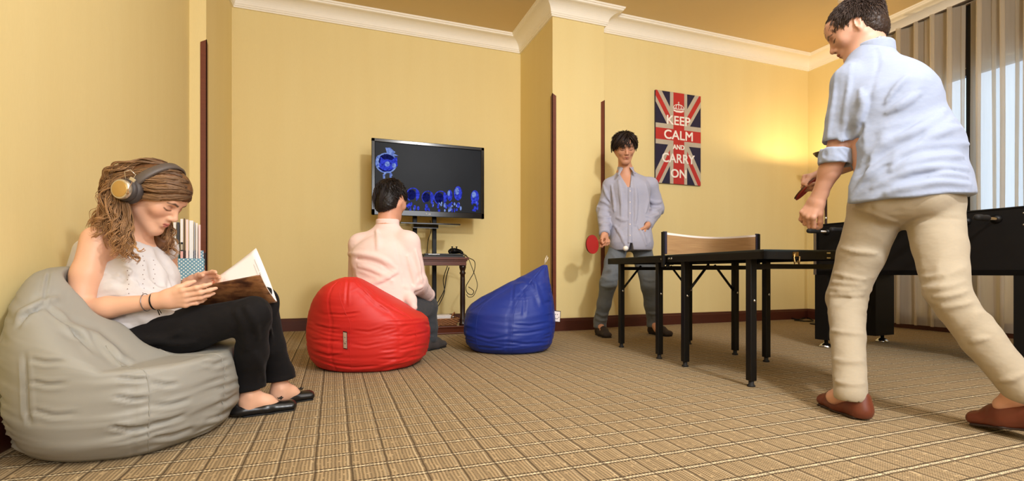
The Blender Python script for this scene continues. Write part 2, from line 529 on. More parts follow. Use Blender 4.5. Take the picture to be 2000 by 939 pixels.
patch([(753, 288), (763, 288), (768, 293), (773, 297), (769, 299), (779, 304), (768, 304), (764, 311), (752, 308), (756, 298)], 0)
disc(755, 318, 21.5, 20, 0, rin=.84); disc(755, 318, 18.5, 17.5, 2); disc(740, 315, 6, 12, 0, 60, 300)
disc(756, 322, 15, 11, 1); patch([(744, 306), (754, 314), (764, 313), (776, 306), (777, 324), (766, 331), (748, 330), (742, 322)], 1)
disc(757, 320, 5, 5, 0); disc(770, 323, 4, 5, 0)
disc(758, 343, 9, 9, 0, 0, 180, rin=.65)
patch([(748, 340), (752, 340), (753, 352), (749, 352)], 0); patch([(761, 340), (765, 341), (766, 352), (762, 352)], 0)
pic.build('picture_figure', GL, tv, True, fix=False); pic = MB()
patch([(731, 363), (737, 362), (736, 367), (731, 367)], 0); patch([(731, 370), (736, 370), (735, 405), (730, 405)], 3); patch([(732, 392), (736, 391), (736, 398), (732, 398)], 0)
rng = random.Random(5)
pic.build('picture_strip', GL, tv, True, fix=False)
for (x, y, rx, ry, big) in ((807, 380, 13, 14, 1), (836, 385, 12, 13, 1), (861, 386, 13, 14, 1), (879, 381, 5, 11, 0), (895, 377, 8, 14, 0), (928, 384, 8, 13, 0)):
    pic = MB()
    if big:
        disc(x, y, rx, ry, 1, -60, 240, rin=.86); disc(x + rx * .42, y + 1, rx * .5, ry * .75, 1, -80, 90); disc(x - 3, y, rx * .66, ry * .72, 2)
    else:
        disc(x, y, rx, ry, 1); disc(x - 2, y - 4, rx * .5, ry * .5, 0)
    for _ in range(12):
        a = x + rng.uniform(-rx, rx) * .9; b2 = rng.uniform(396, 411); disc(a, b2, rng.uniform(1, 2.6), rng.uniform(1.5, 4.5), rng.choice((1, 1, 0)), n=8)
    pic.build('picture_dome', GL, tv, True, fix=False)
lg = MB(); lp = tvp(838, 416)
o_ = np.array([lp[0] - .022, YT - .0006, Z0 + .024])
lg.lathe([(.0075, 0), (.0075, .0006)], o_, (0, -1, 0), 16); put_text(lg, 'LG', .019, o_ + np.array([.026, 0, 0]), (1, 0, 0), (0, 0, 1), bold=.0006)
lg.build('maker_mark', plain('pale_grey_print', (196, 196, 200), .5), tv, True)

st = empty('television_stand', (.80, 4.56, 0))
tag(st, 'black twin pole television stand rising behind the small wooden table', 'stand')
for x in (.715, .898):
    MB().box((x - .020, 4.622, .03), (x + .020, 4.656, 1.36), bev=.004).build('pole', M['blackm'], st, True)
MB().box((.64, 4.603, 1.12), (.68, 4.618, 1.56)).box((.96, 4.603, 1.12), (1.0, 4.618, 1.56)).box((.64, 4.606, 1.3), (1.0, 4.622, 1.36)).build('bracket', M['blackm'], st, True)
MB().box((.545, 4.32, .955), (1.075, 4.54, .967), bev=.003).box((.68, 4.50, .935), (.91, 4.625, .957)).build('shelf', plain('smoked_glass', (14, 14, 15), .12), st, True)
MB().box((.50, 4.54, 0.0), (1.10, 4.70, .03), bev=.006).build('base', M['blackm'], st, True)

# ------------------------------------------------------------------ small wooden table under the television
TX0, TX1, TY0, TY1 = .640, 1.110, 4.15, 4.485
tb = empty('side_table', ((TX0 + TX1) / 2, (TY0 + TY1) / 2, 0))
tag(tb, 'small dark red wooden table with turned legs under the television', 'table')
M['cherry'] = wood('cherry_brown_wood', (78, 34, 18), (104, 50, 28), .3)
MB().box((TX0, TY0, .640), (TX1, TY1, .662), bev=.004).box((TX0 + .012, TY0 + .012, .628), (TX1 - .012, TY1 - .01, .642), bev=.003).build('table_top', M['cherry'], tb, True)
MB().box((TX0 + .02, TY0 + .02, .592), (TX1 - .02, TY1 - .02, .632)).build('apron', M['cherry'], tb, True)
prof = [(.030, 0), (.030, .02), (.022, .03), (.026, .05), (.021, .06), (.023, .20), (.021, .42), (.020, .445), (.028, .46), (.020, .475), (.026, .495), (.030, .51), (.030, .53)]
for x in (TX0 + .05, TX1 - .045):
    MB().lathe([(r, .065 + z) for r, z in prof], (x, TY0 + .055, 0), n=20).build('leg', wood('dark_turned_wood', (28, 14, 10), (44, 22, 16), .3), tb, True)
    MB().box((x - .018, TY1 - .05, .065), (x + .018, TY1 - .018, .595)).build('rear_post', M['blackwood'], tb, True) if x < .8 else None
MB().box((TX0, TY0, 0), (TX1, TY1, .012), bev=.003).box((TX0 + .012, TY0 + .012, .010), (TX1 - .012, TY1 - .012, .056)).box((TX0 + .002, TY0 + .002, .052), (TX1 - .002, TY1 - .002, .068), bev=.003).build('plinth', M['cherry'], tb, True)

cs = empty('game_console', (.93, 4.31, .662)); tag(cs, 'flat black game console lying on the small wooden table', 'game console')
MB().box((.72, 4.19, .662), (1.085, 4.43, .676), bev=.003).box((.73, 4.20, .680), (1.075, 4.42, .694), bev=.003).box((.74, 4.21, .674), (1.07, 4.41, .682)).build('casing', plain('satin_black', (17, 17, 18), .35), cs, True)
MB().box((.76, 4.186, .684), (.86, 4.20, .689)).build('disc_slot', M['chrome'], cs, True)
gp = empty('game_controller', (1.01, 4.28, .694)); tag(gp, 'black game controller lying on top of the console', 'controller')
g = MB(); g.tube([(.955, 4.22, .703), (.965, 4.26, .716), (.985, 4.30, .722), (1.01, 4.31, .724), (1.035, 4.30, .722), (1.055, 4.26, .716), (1.065, 4.22, .703)], [.012, .018, .024, .026, .024, .018, .012], 12)
g.build('grip_body', M['black'], gp, True)
for x in (.99, 1.03):
    MB().lathe([(.006, 0), (.005, .014), (.009, .016), (.008, .022)], (x, 4.285, .740), n=12).build('thumb_stick', M['rubber'], gp, True)

# basket with papers on the plinth
bk = empty('wicker_basket', (.93, 4.29, .068)); tag(bk, 'shallow brown wicker basket on the bottom of the small table', 'basket')
M['wicker'] = plain('wicker', (150, 100, 60), .7, var=.3, scale=120, bump=.4)
w = MB(); bx0, bx1, by0, by1 = .775, 1.010, 4.21, 4.40
for j in range(7):
    z = .074 + j * .009; e = j * .003
    pts = [(bx0 - e, by0 - e), (bx1 + e, by0 - e), (bx1 + e, by1 + e), (bx0 - e, by1 + e)]
    loop = []
    for q in range(4):
        a, c = np.array(pts[q]), np.array(pts[(q + 1) % 4])
        for k in range(12):
            p = a + (c - a) * k / 12; o = nrm(np.append(p - np.array([(bx0 + bx1) / 2, (by0 + by1) / 2]), 0))[:2]
            loop.append((*(p + o * .0035 * (-1) ** (k + j)), z))
    w.tube(loop + [loop[0]], .0055, 6)
w.box((bx0, by0, .069), (bx1, by1, .075))
w.build('basket_weave', M['wicker'], bk, True)
MB().tube([(bx1 - .04, by0 + .02, .13), (bx1 - .03, by0 + .01, .165), (bx1 - .01, by0 + .03, .178), (bx1 + .0, by0 + .07, .165), (bx1 - .01, by0 + .09, .13)], .006, 8).build('handle', M['wicker'], bk, True)
rg = random.Random(2)
for i in range(4):
    a = rad(rg.uniform(-7, 7)); z = .118 + i * .0095
    Tm = Matrix.Translation((.892 + rg.uniform(-.01, .01), 4.305, z)) @ Matrix.Rotation(a, 4, 'Z')
    o = MB().box((-.094, -.066, 0), (.094, .066, .008), T=Tm, bev=.001).build('booklet', M['paper'])
    tag(o, ['white booklet at the bottom of the pile in the wicker basket', 'white booklet second from the bottom in the wicker basket',
            'white booklet just under the topmost one in the wicker basket', 'white booklet lying topmost in the wicker basket'][i], 'booklet', 'booklets in the wicker basket')


def cord(name, pts, r, label, mat='blackm', cat='cord'):
    # smooth path through the points
    pts = [np.array(p, float) for p in pts]; out = []
    for i in range(len(pts) - 1):
        p0, p1, p2, p3 = pts[max(i - 1, 0)], pts[i], pts[i + 1], pts[min(i + 2, len(pts) - 1)]
        for k in range(8):
            t = k / 8; out.append(.5 * ((2 * p1) + (-p0 + p2) * t + (2 * p0 - 5 * p1 + 4 * p2 - p3) * t * t + (-p0 + 3 * p1 - 3 * p2 + p3) * t ** 3))
    out.append(pts[-1])
    return tag(MB().tube(out, r, 6).build(name, M[mat]), label, cat)


cord('power_cord', [P(905, 497, 4.5), P(915, 503, 4.55), P(927, 511, 4.6), P(926, 530, 4.62), P(918, 545, 4.6), P(910, 560, 4.55), P(913, 572, 4.5), P(922, 575, 4.5), P(925, 568, 4.5), P(915, 560, 4.48)], .0035, 'thin black cord hanging in loops beside the right leg of the small table')
cord('controller_cord', [P(898, 492, 4.5), P(912, 500, 4.58), P(921, 520, 4.62), P(930, 545, 4.64), P(932, 560, 4.62), P(925, 577, 4.58), P(916, 580, 4.52), P(911, 575, 4.47)], .003, 'thin black cord looping widest, out to the wall beside the small table')
cord('video_cable', [P(877, 522, 4.57), P(872, 540, 4.55), P(868, 565, 4.52), P(858, 585, 4.5), P(850, 598, 4.5), P(846, 608, 4.5)], .0045, 'black cable hanging under the table top beside the television pole')
cord('aerial_cable', [P(874, 519, 4.62), P(866, 545, 4.62), P(868, 570, 4.62), P(860, 590, 4.6), P(850, 606, 4.56)], .004, 'second thin black cable hanging under the small table top')
cord('screen_cable', [P(840, 430, 4.62), P(842, 450, 4.66), P(836, 470, 4.66), P(834, 494, 4.6)], .0035, 'thin cable hanging between the two television poles')
z0 = .012
cord('loose_cord', [(*Fl(1545, 623)[:2], z0), (*Fl(1560, 626)[:2], z0), (*Fl(1575, 622)[:2], z0), (*Fl(1588, 628)[:2], z0), (*Fl(1572, 629)[:2], z0), (*Fl(1552, 627)[:2], z0)], .007, 'black cord lying on the carpet along the baseboard near the football table')

# ------------------------------------------------------------------ poster
M['navy'] = plain('poster_navy', (28, 24, 56), .5, var=.25, scale=18); M['pred'] = plain('poster_red', (188, 44, 40), .5, var=.15, scale=18)
M['pgrey'] = plain('poster_grey_white', (190, 178, 158), .5, var=.16, scale=14); M['pwhite'] = plain('poster_letter_white', (246, 238, 228), .5, var=.02)
PX0, PX1, PZ0, PZ1 = 3.033, 3.592, 1.432, 2.362; PYY = Y4 - .003
po = empty('poster', ((PX0 + PX1) / 2, PYY, PZ0)); tag(po, 'red white and blue flag poster with crown and white lettering on the yellow wall', 'poster')
MB().box((PX0, PYY - .018, PZ0), (PX1, PYY, PZ1)).build('canvas', M['navy'], po, True)
W_, H_ = PX1 - PX0, PZ1 - PZ0


def clip(poly, W, H):
    for ax, lim, sg in ((0, 0, 1), (0, W, -1), (1, 0, 1), (1, H, -1)):
        out = []
        for i in range(len(poly)):
            a, b2 = poly[i], poly[(i + 1) % len(poly)]
            ia = sg * (a[ax] - lim) >= 0; ib = sg * (b2[ax] - lim) >= 0
            if ia: out.append(a)
            if ia != ib:
                t = (lim - a[ax]) / (b2[ax] - a[ax]); out.append((a[0] + t * (b2[0] - a[0]), a[1] + t * (b2[1] - a[1])))
        poly = out
        if not poly: break
    return poly


flag = MB()


def fpoly(poly, lay, mi):
    poly = clip(poly, W_, H_)
    if len(poly) >= 3:
        flag.add([(PX0 + x, PYY - .0182 - lay * .00025, PZ0 + z) for x, z in poly], [tuple(range(len(poly)))], mi)


def band(a, b2, w0, w1):
    a = np.array(a); b2 = np.array(b2); d = (b2 - a) / np.linalg.norm(b2 - a); n = np.array([-d[1], d[0]])
    return [tuple(a + n * w0), tuple(b2 + n * w0), tuple(b2 + n * w1), tuple(a + n * w1)]


cxp, czp = W_ * .5, H_ * .535
for (ex, ez, s1) in ((-.02, H_ + .03, 1), (W_ + .02, H_ + .03, -1), (-.02, -.04, 1), (W_ + .02, -.04, -1)):
    e = (ex, ez)
    fpoly(band(e, (cxp, czp), -.062, .062), 1, 1)
    fpoly(band(e, (cxp, czp), -.024 - .006 * s1, .024 - .006 * s1), 2, 0)
fpoly([(W_ * .31, 0), (W_ * .69, 0), (W_ * .69, H_), (W_ * .31, H_)], 3, 1)
fpoly([(0, czp - .105), (W_, czp - .105), (W_, czp + .105), (0, czp + .105)], 3.4, 1)
fpoly([(W_ * .385, 0), (W_ * .625, 0), (W_ * .625, H_), (W_ * .385, H_)], 3.8, 0)
fpoly([(0, czp - .058), (W_, czp - .058), (W_, czp + .058), (0, czp + .058)], 4.2, 0)
flag.build('flag_print', [M['pred'], M['pgrey']], po, True, fix=False)
for s, zc, hh, ww in (('KEEP', .695, .092, .285), ('CALM', .535, .092, .35), ('AND', .405, .047, .14), ('CARRY', .28, .092, .40), ('ON', .115, .085, .19)):
    tx = MB(); put_text(tx, s, hh / .715, (PX0 + W_ * (.5 if s != 'KEEP' else .5), PYY - .0196, PZ0 + H_ * zc), (1, 0, 0), (0, 0, 1), wid=ww, bold=.0022); tx.build('lettering', M['pwhite'], po, True, fix=False)
cr = MB(); cc_ = np.array([PX0 + W_ * .5, PYY - .0196, PZ0 + H_ * .845])


def cp(x, z, l=0): return cc_ + np.array([x, -l, z])


def cpoly(pts, l=0): cr.add([cp(x, z, l) for x, z in pts], [tuple(range(len(pts)))], 0)


cpoly([(-.062, -.045), (-.03, -.055), (.03, -.055), (.062, -.045), (.064, -.028), (.03, -.036), (-.03, -.036), (-.064, -.028)])
for k in range(9):
    x = -.060 + k * .015; cr.lathe([(.006, 0), (.006, .0004)], cp(x, -.018 - .006 * math.cos(x * 22)), (0, -1, 0), 10)
for sx in (-1, 1):
    for a, bq in ((.068, .030), (.036, .034)):
        out = [cp(sx * a * math.sin(w), -.02 + bq * 1.35 * math.sin(w) ** .6 * math.cos(w) + .035 * (1 - math.sin(w)) ** 1.0) for w in np.linspace(.05, math.pi / 2, 10)]
        cr.tube(out, .0042, 4)
cr.tube([cp(0, -.02), cp(0, .030)], .004, 4)
cr.lathe([(.008, 0), (.008, .0004)], cp(0, .028), (0, -1, 0), 12); cpoly([(-.003, .034), (.003, .034), (.003, .056), (-.003, .056)]); cpoly([(-.010, .043), (.010, .043), (.010, .049), (-.010, .049)])
for x in (-.052, -.026, 0, .026, .052):
    cpoly([(x - .002, -.026), (x + .002, -.026), (x + .002, -.004), (x - .002, -.004)]); cpoly([(x - .008, -.016), (x + .008, -.016), (x + .008, -.012), (x - .008, -.012)])
cr.build('crown_print', M['pwhite'], po, True, fix=False)

# ------------------------------------------------------------------ table tennis table
LA = V(.269, -.963, 0); SA = V(.963, .269, 0)
O_ = V(.762, 3.485, 0) - .12 * LA - .03 * SA
ang = math.atan2(SA[1], SA[0])          # local x = across the table, local -y = towards the lens
tt = empty('table_tennis_table', O_, ang); tag(tt, 'black folding table tennis table with square metal legs, two halves joined in the middle', 'table')
TH, TL, TW = .632, 1.495, .63


def lt(t, s): return (s, -t)


fab = plain('table_edge_black', (13, 12, 11), .5, spec=.25)
for k, (a, bb) in enumerate(((0, .744), (.751, TL))):
    m = MB(); m.box((0, -bb, TH - .012), (TW, -a, TH), bev=.002)
    o = m.build('table_top', plain('dark_green_playing_surface', (24, 34, 36), .5), tt)
    f = MB(); th = .042
    f.box((0, -bb, TH - th), (.018, -a, TH - .006)).box((TW - .018, -bb, TH - th), (TW, -a, TH - .006)).box((0, -a - .018, TH - th), (TW, -a, TH - .006)).box((0, -bb, TH - th), (TW, -bb + .018, TH - .006))
    f.build('apron', fab, tt)
    for lg_ in (0, 1):
        t = (.12 if lg_ == 0 else .602) if k == 0 else (.864 if lg_ == 0 else 1.369)
        if lg_ == 0 or True:
            MB().box((.05, -t - .012, TH - .085), (TW - .05, -t + .012, TH - .062)).build('cross_bar', M['blackm'], tt)
        for s in (.03 + .015, .6 - .0):
            lo, hi = (s - .017, -t - .017), (s + .017, -t + .017)
            L = MB().box((lo[0], lo[1], .028), (hi[0], hi[1], TH - .03), bev=.003).build('leg', M['blackm'], tt)
            MB().lathe([(.017, 0), (.019, .006), (.012, .012), (.012, .030)], (s, -t, 0), n=14).build('foot', M['rubber'], L)
            mid = .40; sgn = 1 if s < .3 else -1
            if (k, lg_, s < .3) in ((0, 0, True), (0, 0, False), (1, 0, True), (0, 1, False)): MB().tube([(s, -t, mid), (s + sgn * .155, -t, TH - .055)], .0075, 6).build('brace', M['blackm'], tt)
            MB().lathe([(.007, 0), (.007, .004)], (s + .003, -t - .017, mid), (0, -1, 0), 10).build('bolt', M['chrome'], tt)
# hinge screws and the latch at the near right
for t in (.70, .722, .775, .80):
    MB().lathe([(.008, 0), (.006, .004), (.003, .004)], (0, -t, TH - .022), (-1, 0, 0), 10).build('hinge_screw', M['chrome'], tt)
lx_ = -.247
la = MB().box((.40 + lx_, -TL - .006, TH - .030), (.43 + lx_, -TL, TH - .010)).tube([(.415 + lx_, -TL - .006, TH - .012), (.400 + lx_, -TL - .010, TH - .035), (.405 + lx_, -TL - .009, TH - .062), (.417 + lx_, -TL - .012, TH - .05), (.428 + lx_, -TL - .009, TH - .064), (.432 + lx_, -TL - .010, TH - .03)], .004, 6)
for s in (.345, .40): MB().box((s, -TL - .003, TH - .016), (s + .022, -TL, TH - .010)).box((s, -TL - .003, TH - .038), (s + .022, -TL, TH - .033)).build('end_plate', M['chrome'], tt)
la.build('latch', plain('brass', (170, 140, 90), .3, 1.0), tt)

nt = empty('table_tennis_net', O_ + LA * .748 + UP * TH, ang); tag(nt, 'small tan mesh net with white top band clamped across the black table', 'net')
nm = NT('net_mesh'); sp = nm.n('ShaderNodeSeparateXYZ'); nm.l(nm.coord('Object'), sp.inputs[0])


def stripes(v, per, w):
    return nm.math('LESS_THAN', nm.math('FRACT', nm.math('DIVIDE', v, per)), w)


th_ = nm.math('MAXIMUM', stripes(sp.outputs[0], .0052, .52), stripes(sp.outputs[2], .0085, .5))
cl = nm.mix(nm.noise(nm.coord(scale=(.2, 1, 6)), 40, 2), lin(150, 108, 70), lin(206, 166, 116))
nm.done(cl, .8); tb_ = nm.n('ShaderNodeBsdfTransparent'); mm = nm.n('ShaderNodeMixShader'); nm.l(th_, mm.inputs[0]); nm.l(tb_.outputs[0], mm.inputs[1]); nm.l(nm.b.outputs[0], mm.inputs[2]); nm.l(mm.outputs[0], nm.out.inputs[0])


def netpt(u, v, y=0.0):
    x = -.010 + u * (TW + .020); sag = .020 * math.sin(math.pi * u) ** 1.2
    return (x, y + .004 * math.sin(7 * u), v * (.128 - sag) + .004)


def strip(v0, v1, n=30, th=.0015):
    vs = []; fs = []
    for i in range(n + 1):
        for v in (v0, v1):
            for y in (-th, th): vs.append(netpt(i / n, v, y))
    for i in range(n):
        a = i * 4; fs += [(a, a + 4, a + 6, a + 2), (a + 1, a + 3, a + 7, a + 5), (a + 2, a + 6, a + 7, a + 3), (a, a + 1, a + 5, a + 4)]
    fs += [(0, 2, 3, 1), (n * 4, n * 4 + 1, n * 4 + 3, n * 4 + 2)]
    return MB().add(vs, fs, 0)


strip(.0, .91).build('mesh_net', nm.m, nt); strip(.90, 1.0, th=.002).build('top_band', M['white'], nt)
M['npost'] = plain('dark_blue_black_sleeve', (32, 26, 48), .6)
for x, s1 in ((-.010, -1), (TW + .010, 1)):
    MB().box((x - .012, -.006, .006), (x + .012, .006, .138), bev=.002).build('end_sleeve', M['npost'], nt)
    MB().box((x - .010 + s1 * .008, -.010, -.07), (x + .004 + s1 * .010, .010, .135)).box((min(x, x - s1 * .05), -.012, -.058), (max(x, x - s1 * .05), .012, -.05)).lathe([(.010, 0), (.010, .02)], (x - s1 * .02, 0, -.075), n=12).build('clamp', M['blackm'], nt)

ball = tag(MB().lathe([(.02 * math.sin(a) + 1e-4, -.02 * math.cos(a)) for a in np.linspace(0, math.pi, 16)], P(1222, 485, 3.72), n=24).build('table_tennis_ball', plain('ball_white', (246, 240, 232), .4, var=.01)), 'small white ball in the air in front of the standing player', 'ball')

# ------------------------------------------------------------------ football table
fa = V(.42, -.907, 0); fw = V(.907, .42, 0); FO = V(2.166, 3.515, 0); fang = math.atan2(fw[1], fw[0])
ft = empty('football_table', FO, fang); tag(ft, 'large black football table with handle rods, behind the striding man', 'football table')
FL, FW, FZ0, FZ1 = 1.14, .80, .514, .862
b = MB(); t_ = .03
b.box((0, -FL, FZ0), (t_, 0, FZ1)).box((FW - t_, -FL, FZ0), (FW, 0, FZ1)).box((0, -t_, FZ0), (FW, 0, FZ1)).box((0, -FL, FZ0), (FW, -FL + t_, FZ1)).box((0, -FL, FZ0), (FW, 0, FZ0 + .03))
b.build('cabinet', M['blackwood'], ft)
MB().box((t_, -FL + t_, FZ1 - .14), (FW - t_, -t_, FZ1 - .13)).build('playing_field', plain('field_green', (30, 96, 48), .5), ft)
MB().box((-.004, -FL, FZ1), (.07, 0, FZ1 + .010), bev=.003).box((FW - .07, -FL, FZ1), (FW + .004, 0, FZ1 + .010), bev=.003).box((.05, -.07, FZ1), (FW - .05, 0, FZ1 + .010), bev=.003).box((.05, -FL, FZ1), (FW - .05, -FL + .07, FZ1 + .010), bev=.003).build('top_rail', M['black'], ft)
M['alu'] = plain('brushed_metal', (150, 146, 150), .35, 1.0)
for y in (0, -FL):
    MB().box((-.006, y - .014, FZ0), (.0, y + .004, FZ1 - .01)).box((-.006, y + (.002 if y == 0 else -.006), FZ0), (.014, y + (.006 if y == 0 else -.002), FZ1 - .01)).build('corner_strip', M['alu'], ft)
for x in (0, FW - .235):
    for y in (-.045, -FL + .06):
        L = MB().box((x, y - .045 if y > -.5 else y - .055, .055), (x + .235, y + .045 if y > -.5 else y + .025, FZ0 + .01)).build('leg', M['black'], ft)
        for xx in (x + .055, x + .180) if x == 0 else (x + .165,):
            MB().lathe([(.045, 0), (.046, .006), (.030, .022), (.014, .030), (.012, .058)], (xx, y, 0), n=20).build('levelling_foot', M['chrome'], L)
for k in range(8):
    y = -.085 - k * .129; out = (.09, .05, .07, .16, .04, .12, .22, .10)[k]; z = .815
    R_ = MB().tube([(-out, y, z), (FW + .28 - out, y, z)], .0075, 8).build('rod', M['chrome'], ft)
    MB().lathe([(.012, 0), (.017, .010), (.015, .05), (.017, .09), (.016, .115), (.010, .122)], (-out + .01, y, z), (-1, 0, 0), 14).build('grip', M['rubber'], R_)
    MB().lathe([(.024, 0), (.024, .004), (.013, .012), (.010, .014)], (0, y, z), (-1, 0, 0), 16).build('bearing', M['blackm'], R_)
    for j in range((2, 3, 1, 5, 5, 1, 3, 2)[k]):
        n_ = (2, 3, 1, 5, 5, 1, 3, 2)[k]; xx = FW * (j + 1) / (n_ + 1) - .04 + .08 * (.5 - out)
        MB().box((xx - .012, y - .010, z - .075), (xx + .012, y + .010, z + .015), bev=.004).lathe([(.010, 0), (.012, .01), (.008, .022)], (xx, y, z + .012), n=10).build('player_figure', M['pred'] if k % 2 else M['navy'], R_)
for zz in (.835, .775):
    MB().lathe([(.006, 0), (.004, .003)], (0, -1.095, zz), (-1, 0, 0), 10).build('screw', M['chrome'], ft)
MB().lathe([(.008, 0), (.008, .06)], (.56, -.045, .29), (-1, 0, 0), 10).build('adjuster_pin', M['chrome'], ft)

# ------------------------------------------------------------------ uplighter in the corner
LPp = P(1613, 300, 5.0)
lp_ = empty('floor_lamp', (LPp[0], LPp[1], 0)); tag(lp_, 'dark pole floor lamp with upturned bowl in the far corner behind the football table', 'floor lamp')
lx, ly, lz = LPp
MB().lathe([(.012, .02), (.012, lz - .05)], (lx, ly, 0), n=12).build('pole', plain('dark_bronze', (52, 28, 20), .35, .3), lp_, True)
MB().lathe([(.013, 1.07), (.015, 1.075), (.015, 1.09), (.013, 1.095)], (lx, ly, 0), n=12).build('collar', M['chrome'], lp_, True)
MB().lathe([(.14, 0), (.14, .012), (.12, .02), (.02, .03)], (lx, ly, 0), n=28).build('base', plain('dark_bronze_base', (40, 24, 18), .4, .3), lp_, True)
bowl = MB(); outp = [(.012, lz - .055), (.05, lz - .045), (.09, lz - .02), (.115, lz + .012)]; inp = [(.111, lz + .012), (.086, lz - .014), (.048, lz - .037), (.002, lz - .042)]
bowl.lathe(outp + inp, (lx, ly, 0), n=32); bowl.build('bowl_shade', plain('dark_bowl', (46, 26, 18), .45), lp_, True)
bl = bpy.data.lights.new('bulb_light', 'POINT'); bl.energy = 19; bl.color = (1.0, .74, .40); bl.shadow_soft_size = .02
bo = bpy.data.objects.new('bulb_light', bl); COL.objects.link(bo); bo.location = (lx, ly, lz + .0)
hb = NT('hot_bulb'); hb.b.inputs['Emission Color'].default_value = (1, .8, .5, 1); hb.b.inputs['Emission Strength'].default_value = 6
MB().lathe([(.008, lz - .043), (.012, lz - .036), (.012, lz - .028), (.006, lz - .022)], (lx, ly, 0), n=12).build('bulb', hb.done((1, .9, .7), .4), lp_, True)

# downlight in the ceiling, just at the frame's top edge
dl = empty('ceiling_light', (*P(1650, 0, 4.42)[:2], HC)); tag(dl, 'small recessed white ceiling light above the striding man', 'ceiling light')
hb2 = NT('downlight_glow'); hb2.b.inputs['Emission Color'].default_value = (1, .9, .75, 1); hb2.b.inputs['Emission Strength'].default_value = 3
MB().lathe([(.055, -.006), (.055, 0.004), (.040, 0.004), (.042, -.008)], (dl.location[0], dl.location[1], HC), n=24).build('trim_ring', M['white'], dl, True)
MB().lathe([(.038, -.004), (.038, .003)], (dl.location[0], dl.location[1], HC), n=24).build('lens', hb2.done((1, .95, .85), .5), dl, True)

# ------------------------------------------------------------------ low cabinet, polka dot box and magazines beside the reader
cb = empty('low_cabinet', (-.80, 3.20, 0)); tag(cb, 'low cream cabinet behind the reader carrying the dotted box', 'cabinet')
M['cream'] = plain('cream_laminate', (214, 190, 150), .5)
MB().box((-.914, 2.90, .0), (-.60, 3.32, .465)).build('body', M['cream'], cb, True)
MB().box((-.918, 2.89, .465), (-.592, 3.33, .486), bev=.003).build('top', M['cream'], cb, True)
MB().box((-.600, 2.92, .03), (-.588, 3.30, .45)).build('door', M['cream'], cb, True)
MB().box((-.588, 2.97, .22), (-.574, 2.98, .30)).build('handle', M['chrome'], cb, True)
dt = NT('polka_dot_paper'); tcx = dt.n('ShaderNodeTexCoord'); sp = dt.n('ShaderNodeSeparateXYZ'); dt.l(tcx.outputs['Object'], sp.inputs[0])
uu = dt.math('ADD', sp.outputs[0], sp.outputs[1]); vv = sp.outputs[2]; per = .0185


def dotlay(ou, ov):
    a = dt.math('SUBTRACT', dt.math('FRACT', dt.math('ADD', dt.math('DIVIDE', uu, per), ou)), .5)
    b2 = dt.math('SUBTRACT', dt.math('FRACT', dt.math('ADD', dt.math('DIVIDE', vv, per), ov)), .5)
    return dt.math('LESS_THAN', dt.math('ADD', dt.math('MULTIPLY', a, a), dt.math('MULTIPLY', b2, b2)), .042)


dots = dt.math('MAXIMUM', dotlay(0, 0), dotlay(.5, .5))
dt.done(dt.mix(dots, lin(104, 152, 176), lin(226, 234, 232)), .6)
BRZ = rad(13.5); BO = np.array([-.646, 3.02, .486])
bxx = empty('magazine_box', BO, BRZ); tag(bxx, 'open light blue box with white polka dots full of magazines, behind the reader', 'box')
BW, BD, BH = .235, .200, .118
q = MB().box((-BW, 0, 0), (0, BD, .004)).box((-BW, 0, 0), (0, .004, BH)).box((-BW, BD - .004, 0), (0, BD, BH + .05)).box((-BW, 0, 0), (-BW + .004, BD, BH)).box((-.004, 0, 0), (0, BD, BH))
q.build('box_body', dt.m, bxx)
MB().box((-.001, .004, .085), (.006, .035, .150)).build('clip', M['blackm'], bxx)
cols = [((214, 196, 150), 'cream', .010), ((206, 190, 160), 'beige', .012), ((226, 214, 190), 'straw coloured', .012), ((228, 224, 214), 'white', .012), ((40, 34, 36), 'black spined', .012), ((236, 232, 230), 'white', .012), ((66, 36, 30), 'dark brown', .005), ((240, 214, 208), 'pale pink', .012), ((232, 234, 236), 'cool white', .018), ((160, 164, 180), 'grey blue', .005), ((238, 232, 230), 'white', .008), ((236, 206, 200), 'pinkish', .010)]
where = ['leaning furthest left in the dotted box', 'leaning second from the left in the dotted box', 'leaning third from the left in the dotted box', 'with a red spine foot in the dotted box', 'with a green spine foot in the dotted box', 'with a pink spine foot in the dotted box', 'tallest and thin, in the middle of the dotted box', 'thin, beside the tall dark one in the dotted box', 'thickest of the plain ones in the dotted box', 'thin, between two plain ones in the dotted box', 'second from the right in the dotted box', 'furthest right in the dotted box']
ca_, sa_ = math.cos(BRZ), math.sin(BRZ)
hs = [.235, .245, .25, .315, .300, .318, .322, .316, .312, .305, .300, .292]; xx = -BW + .010
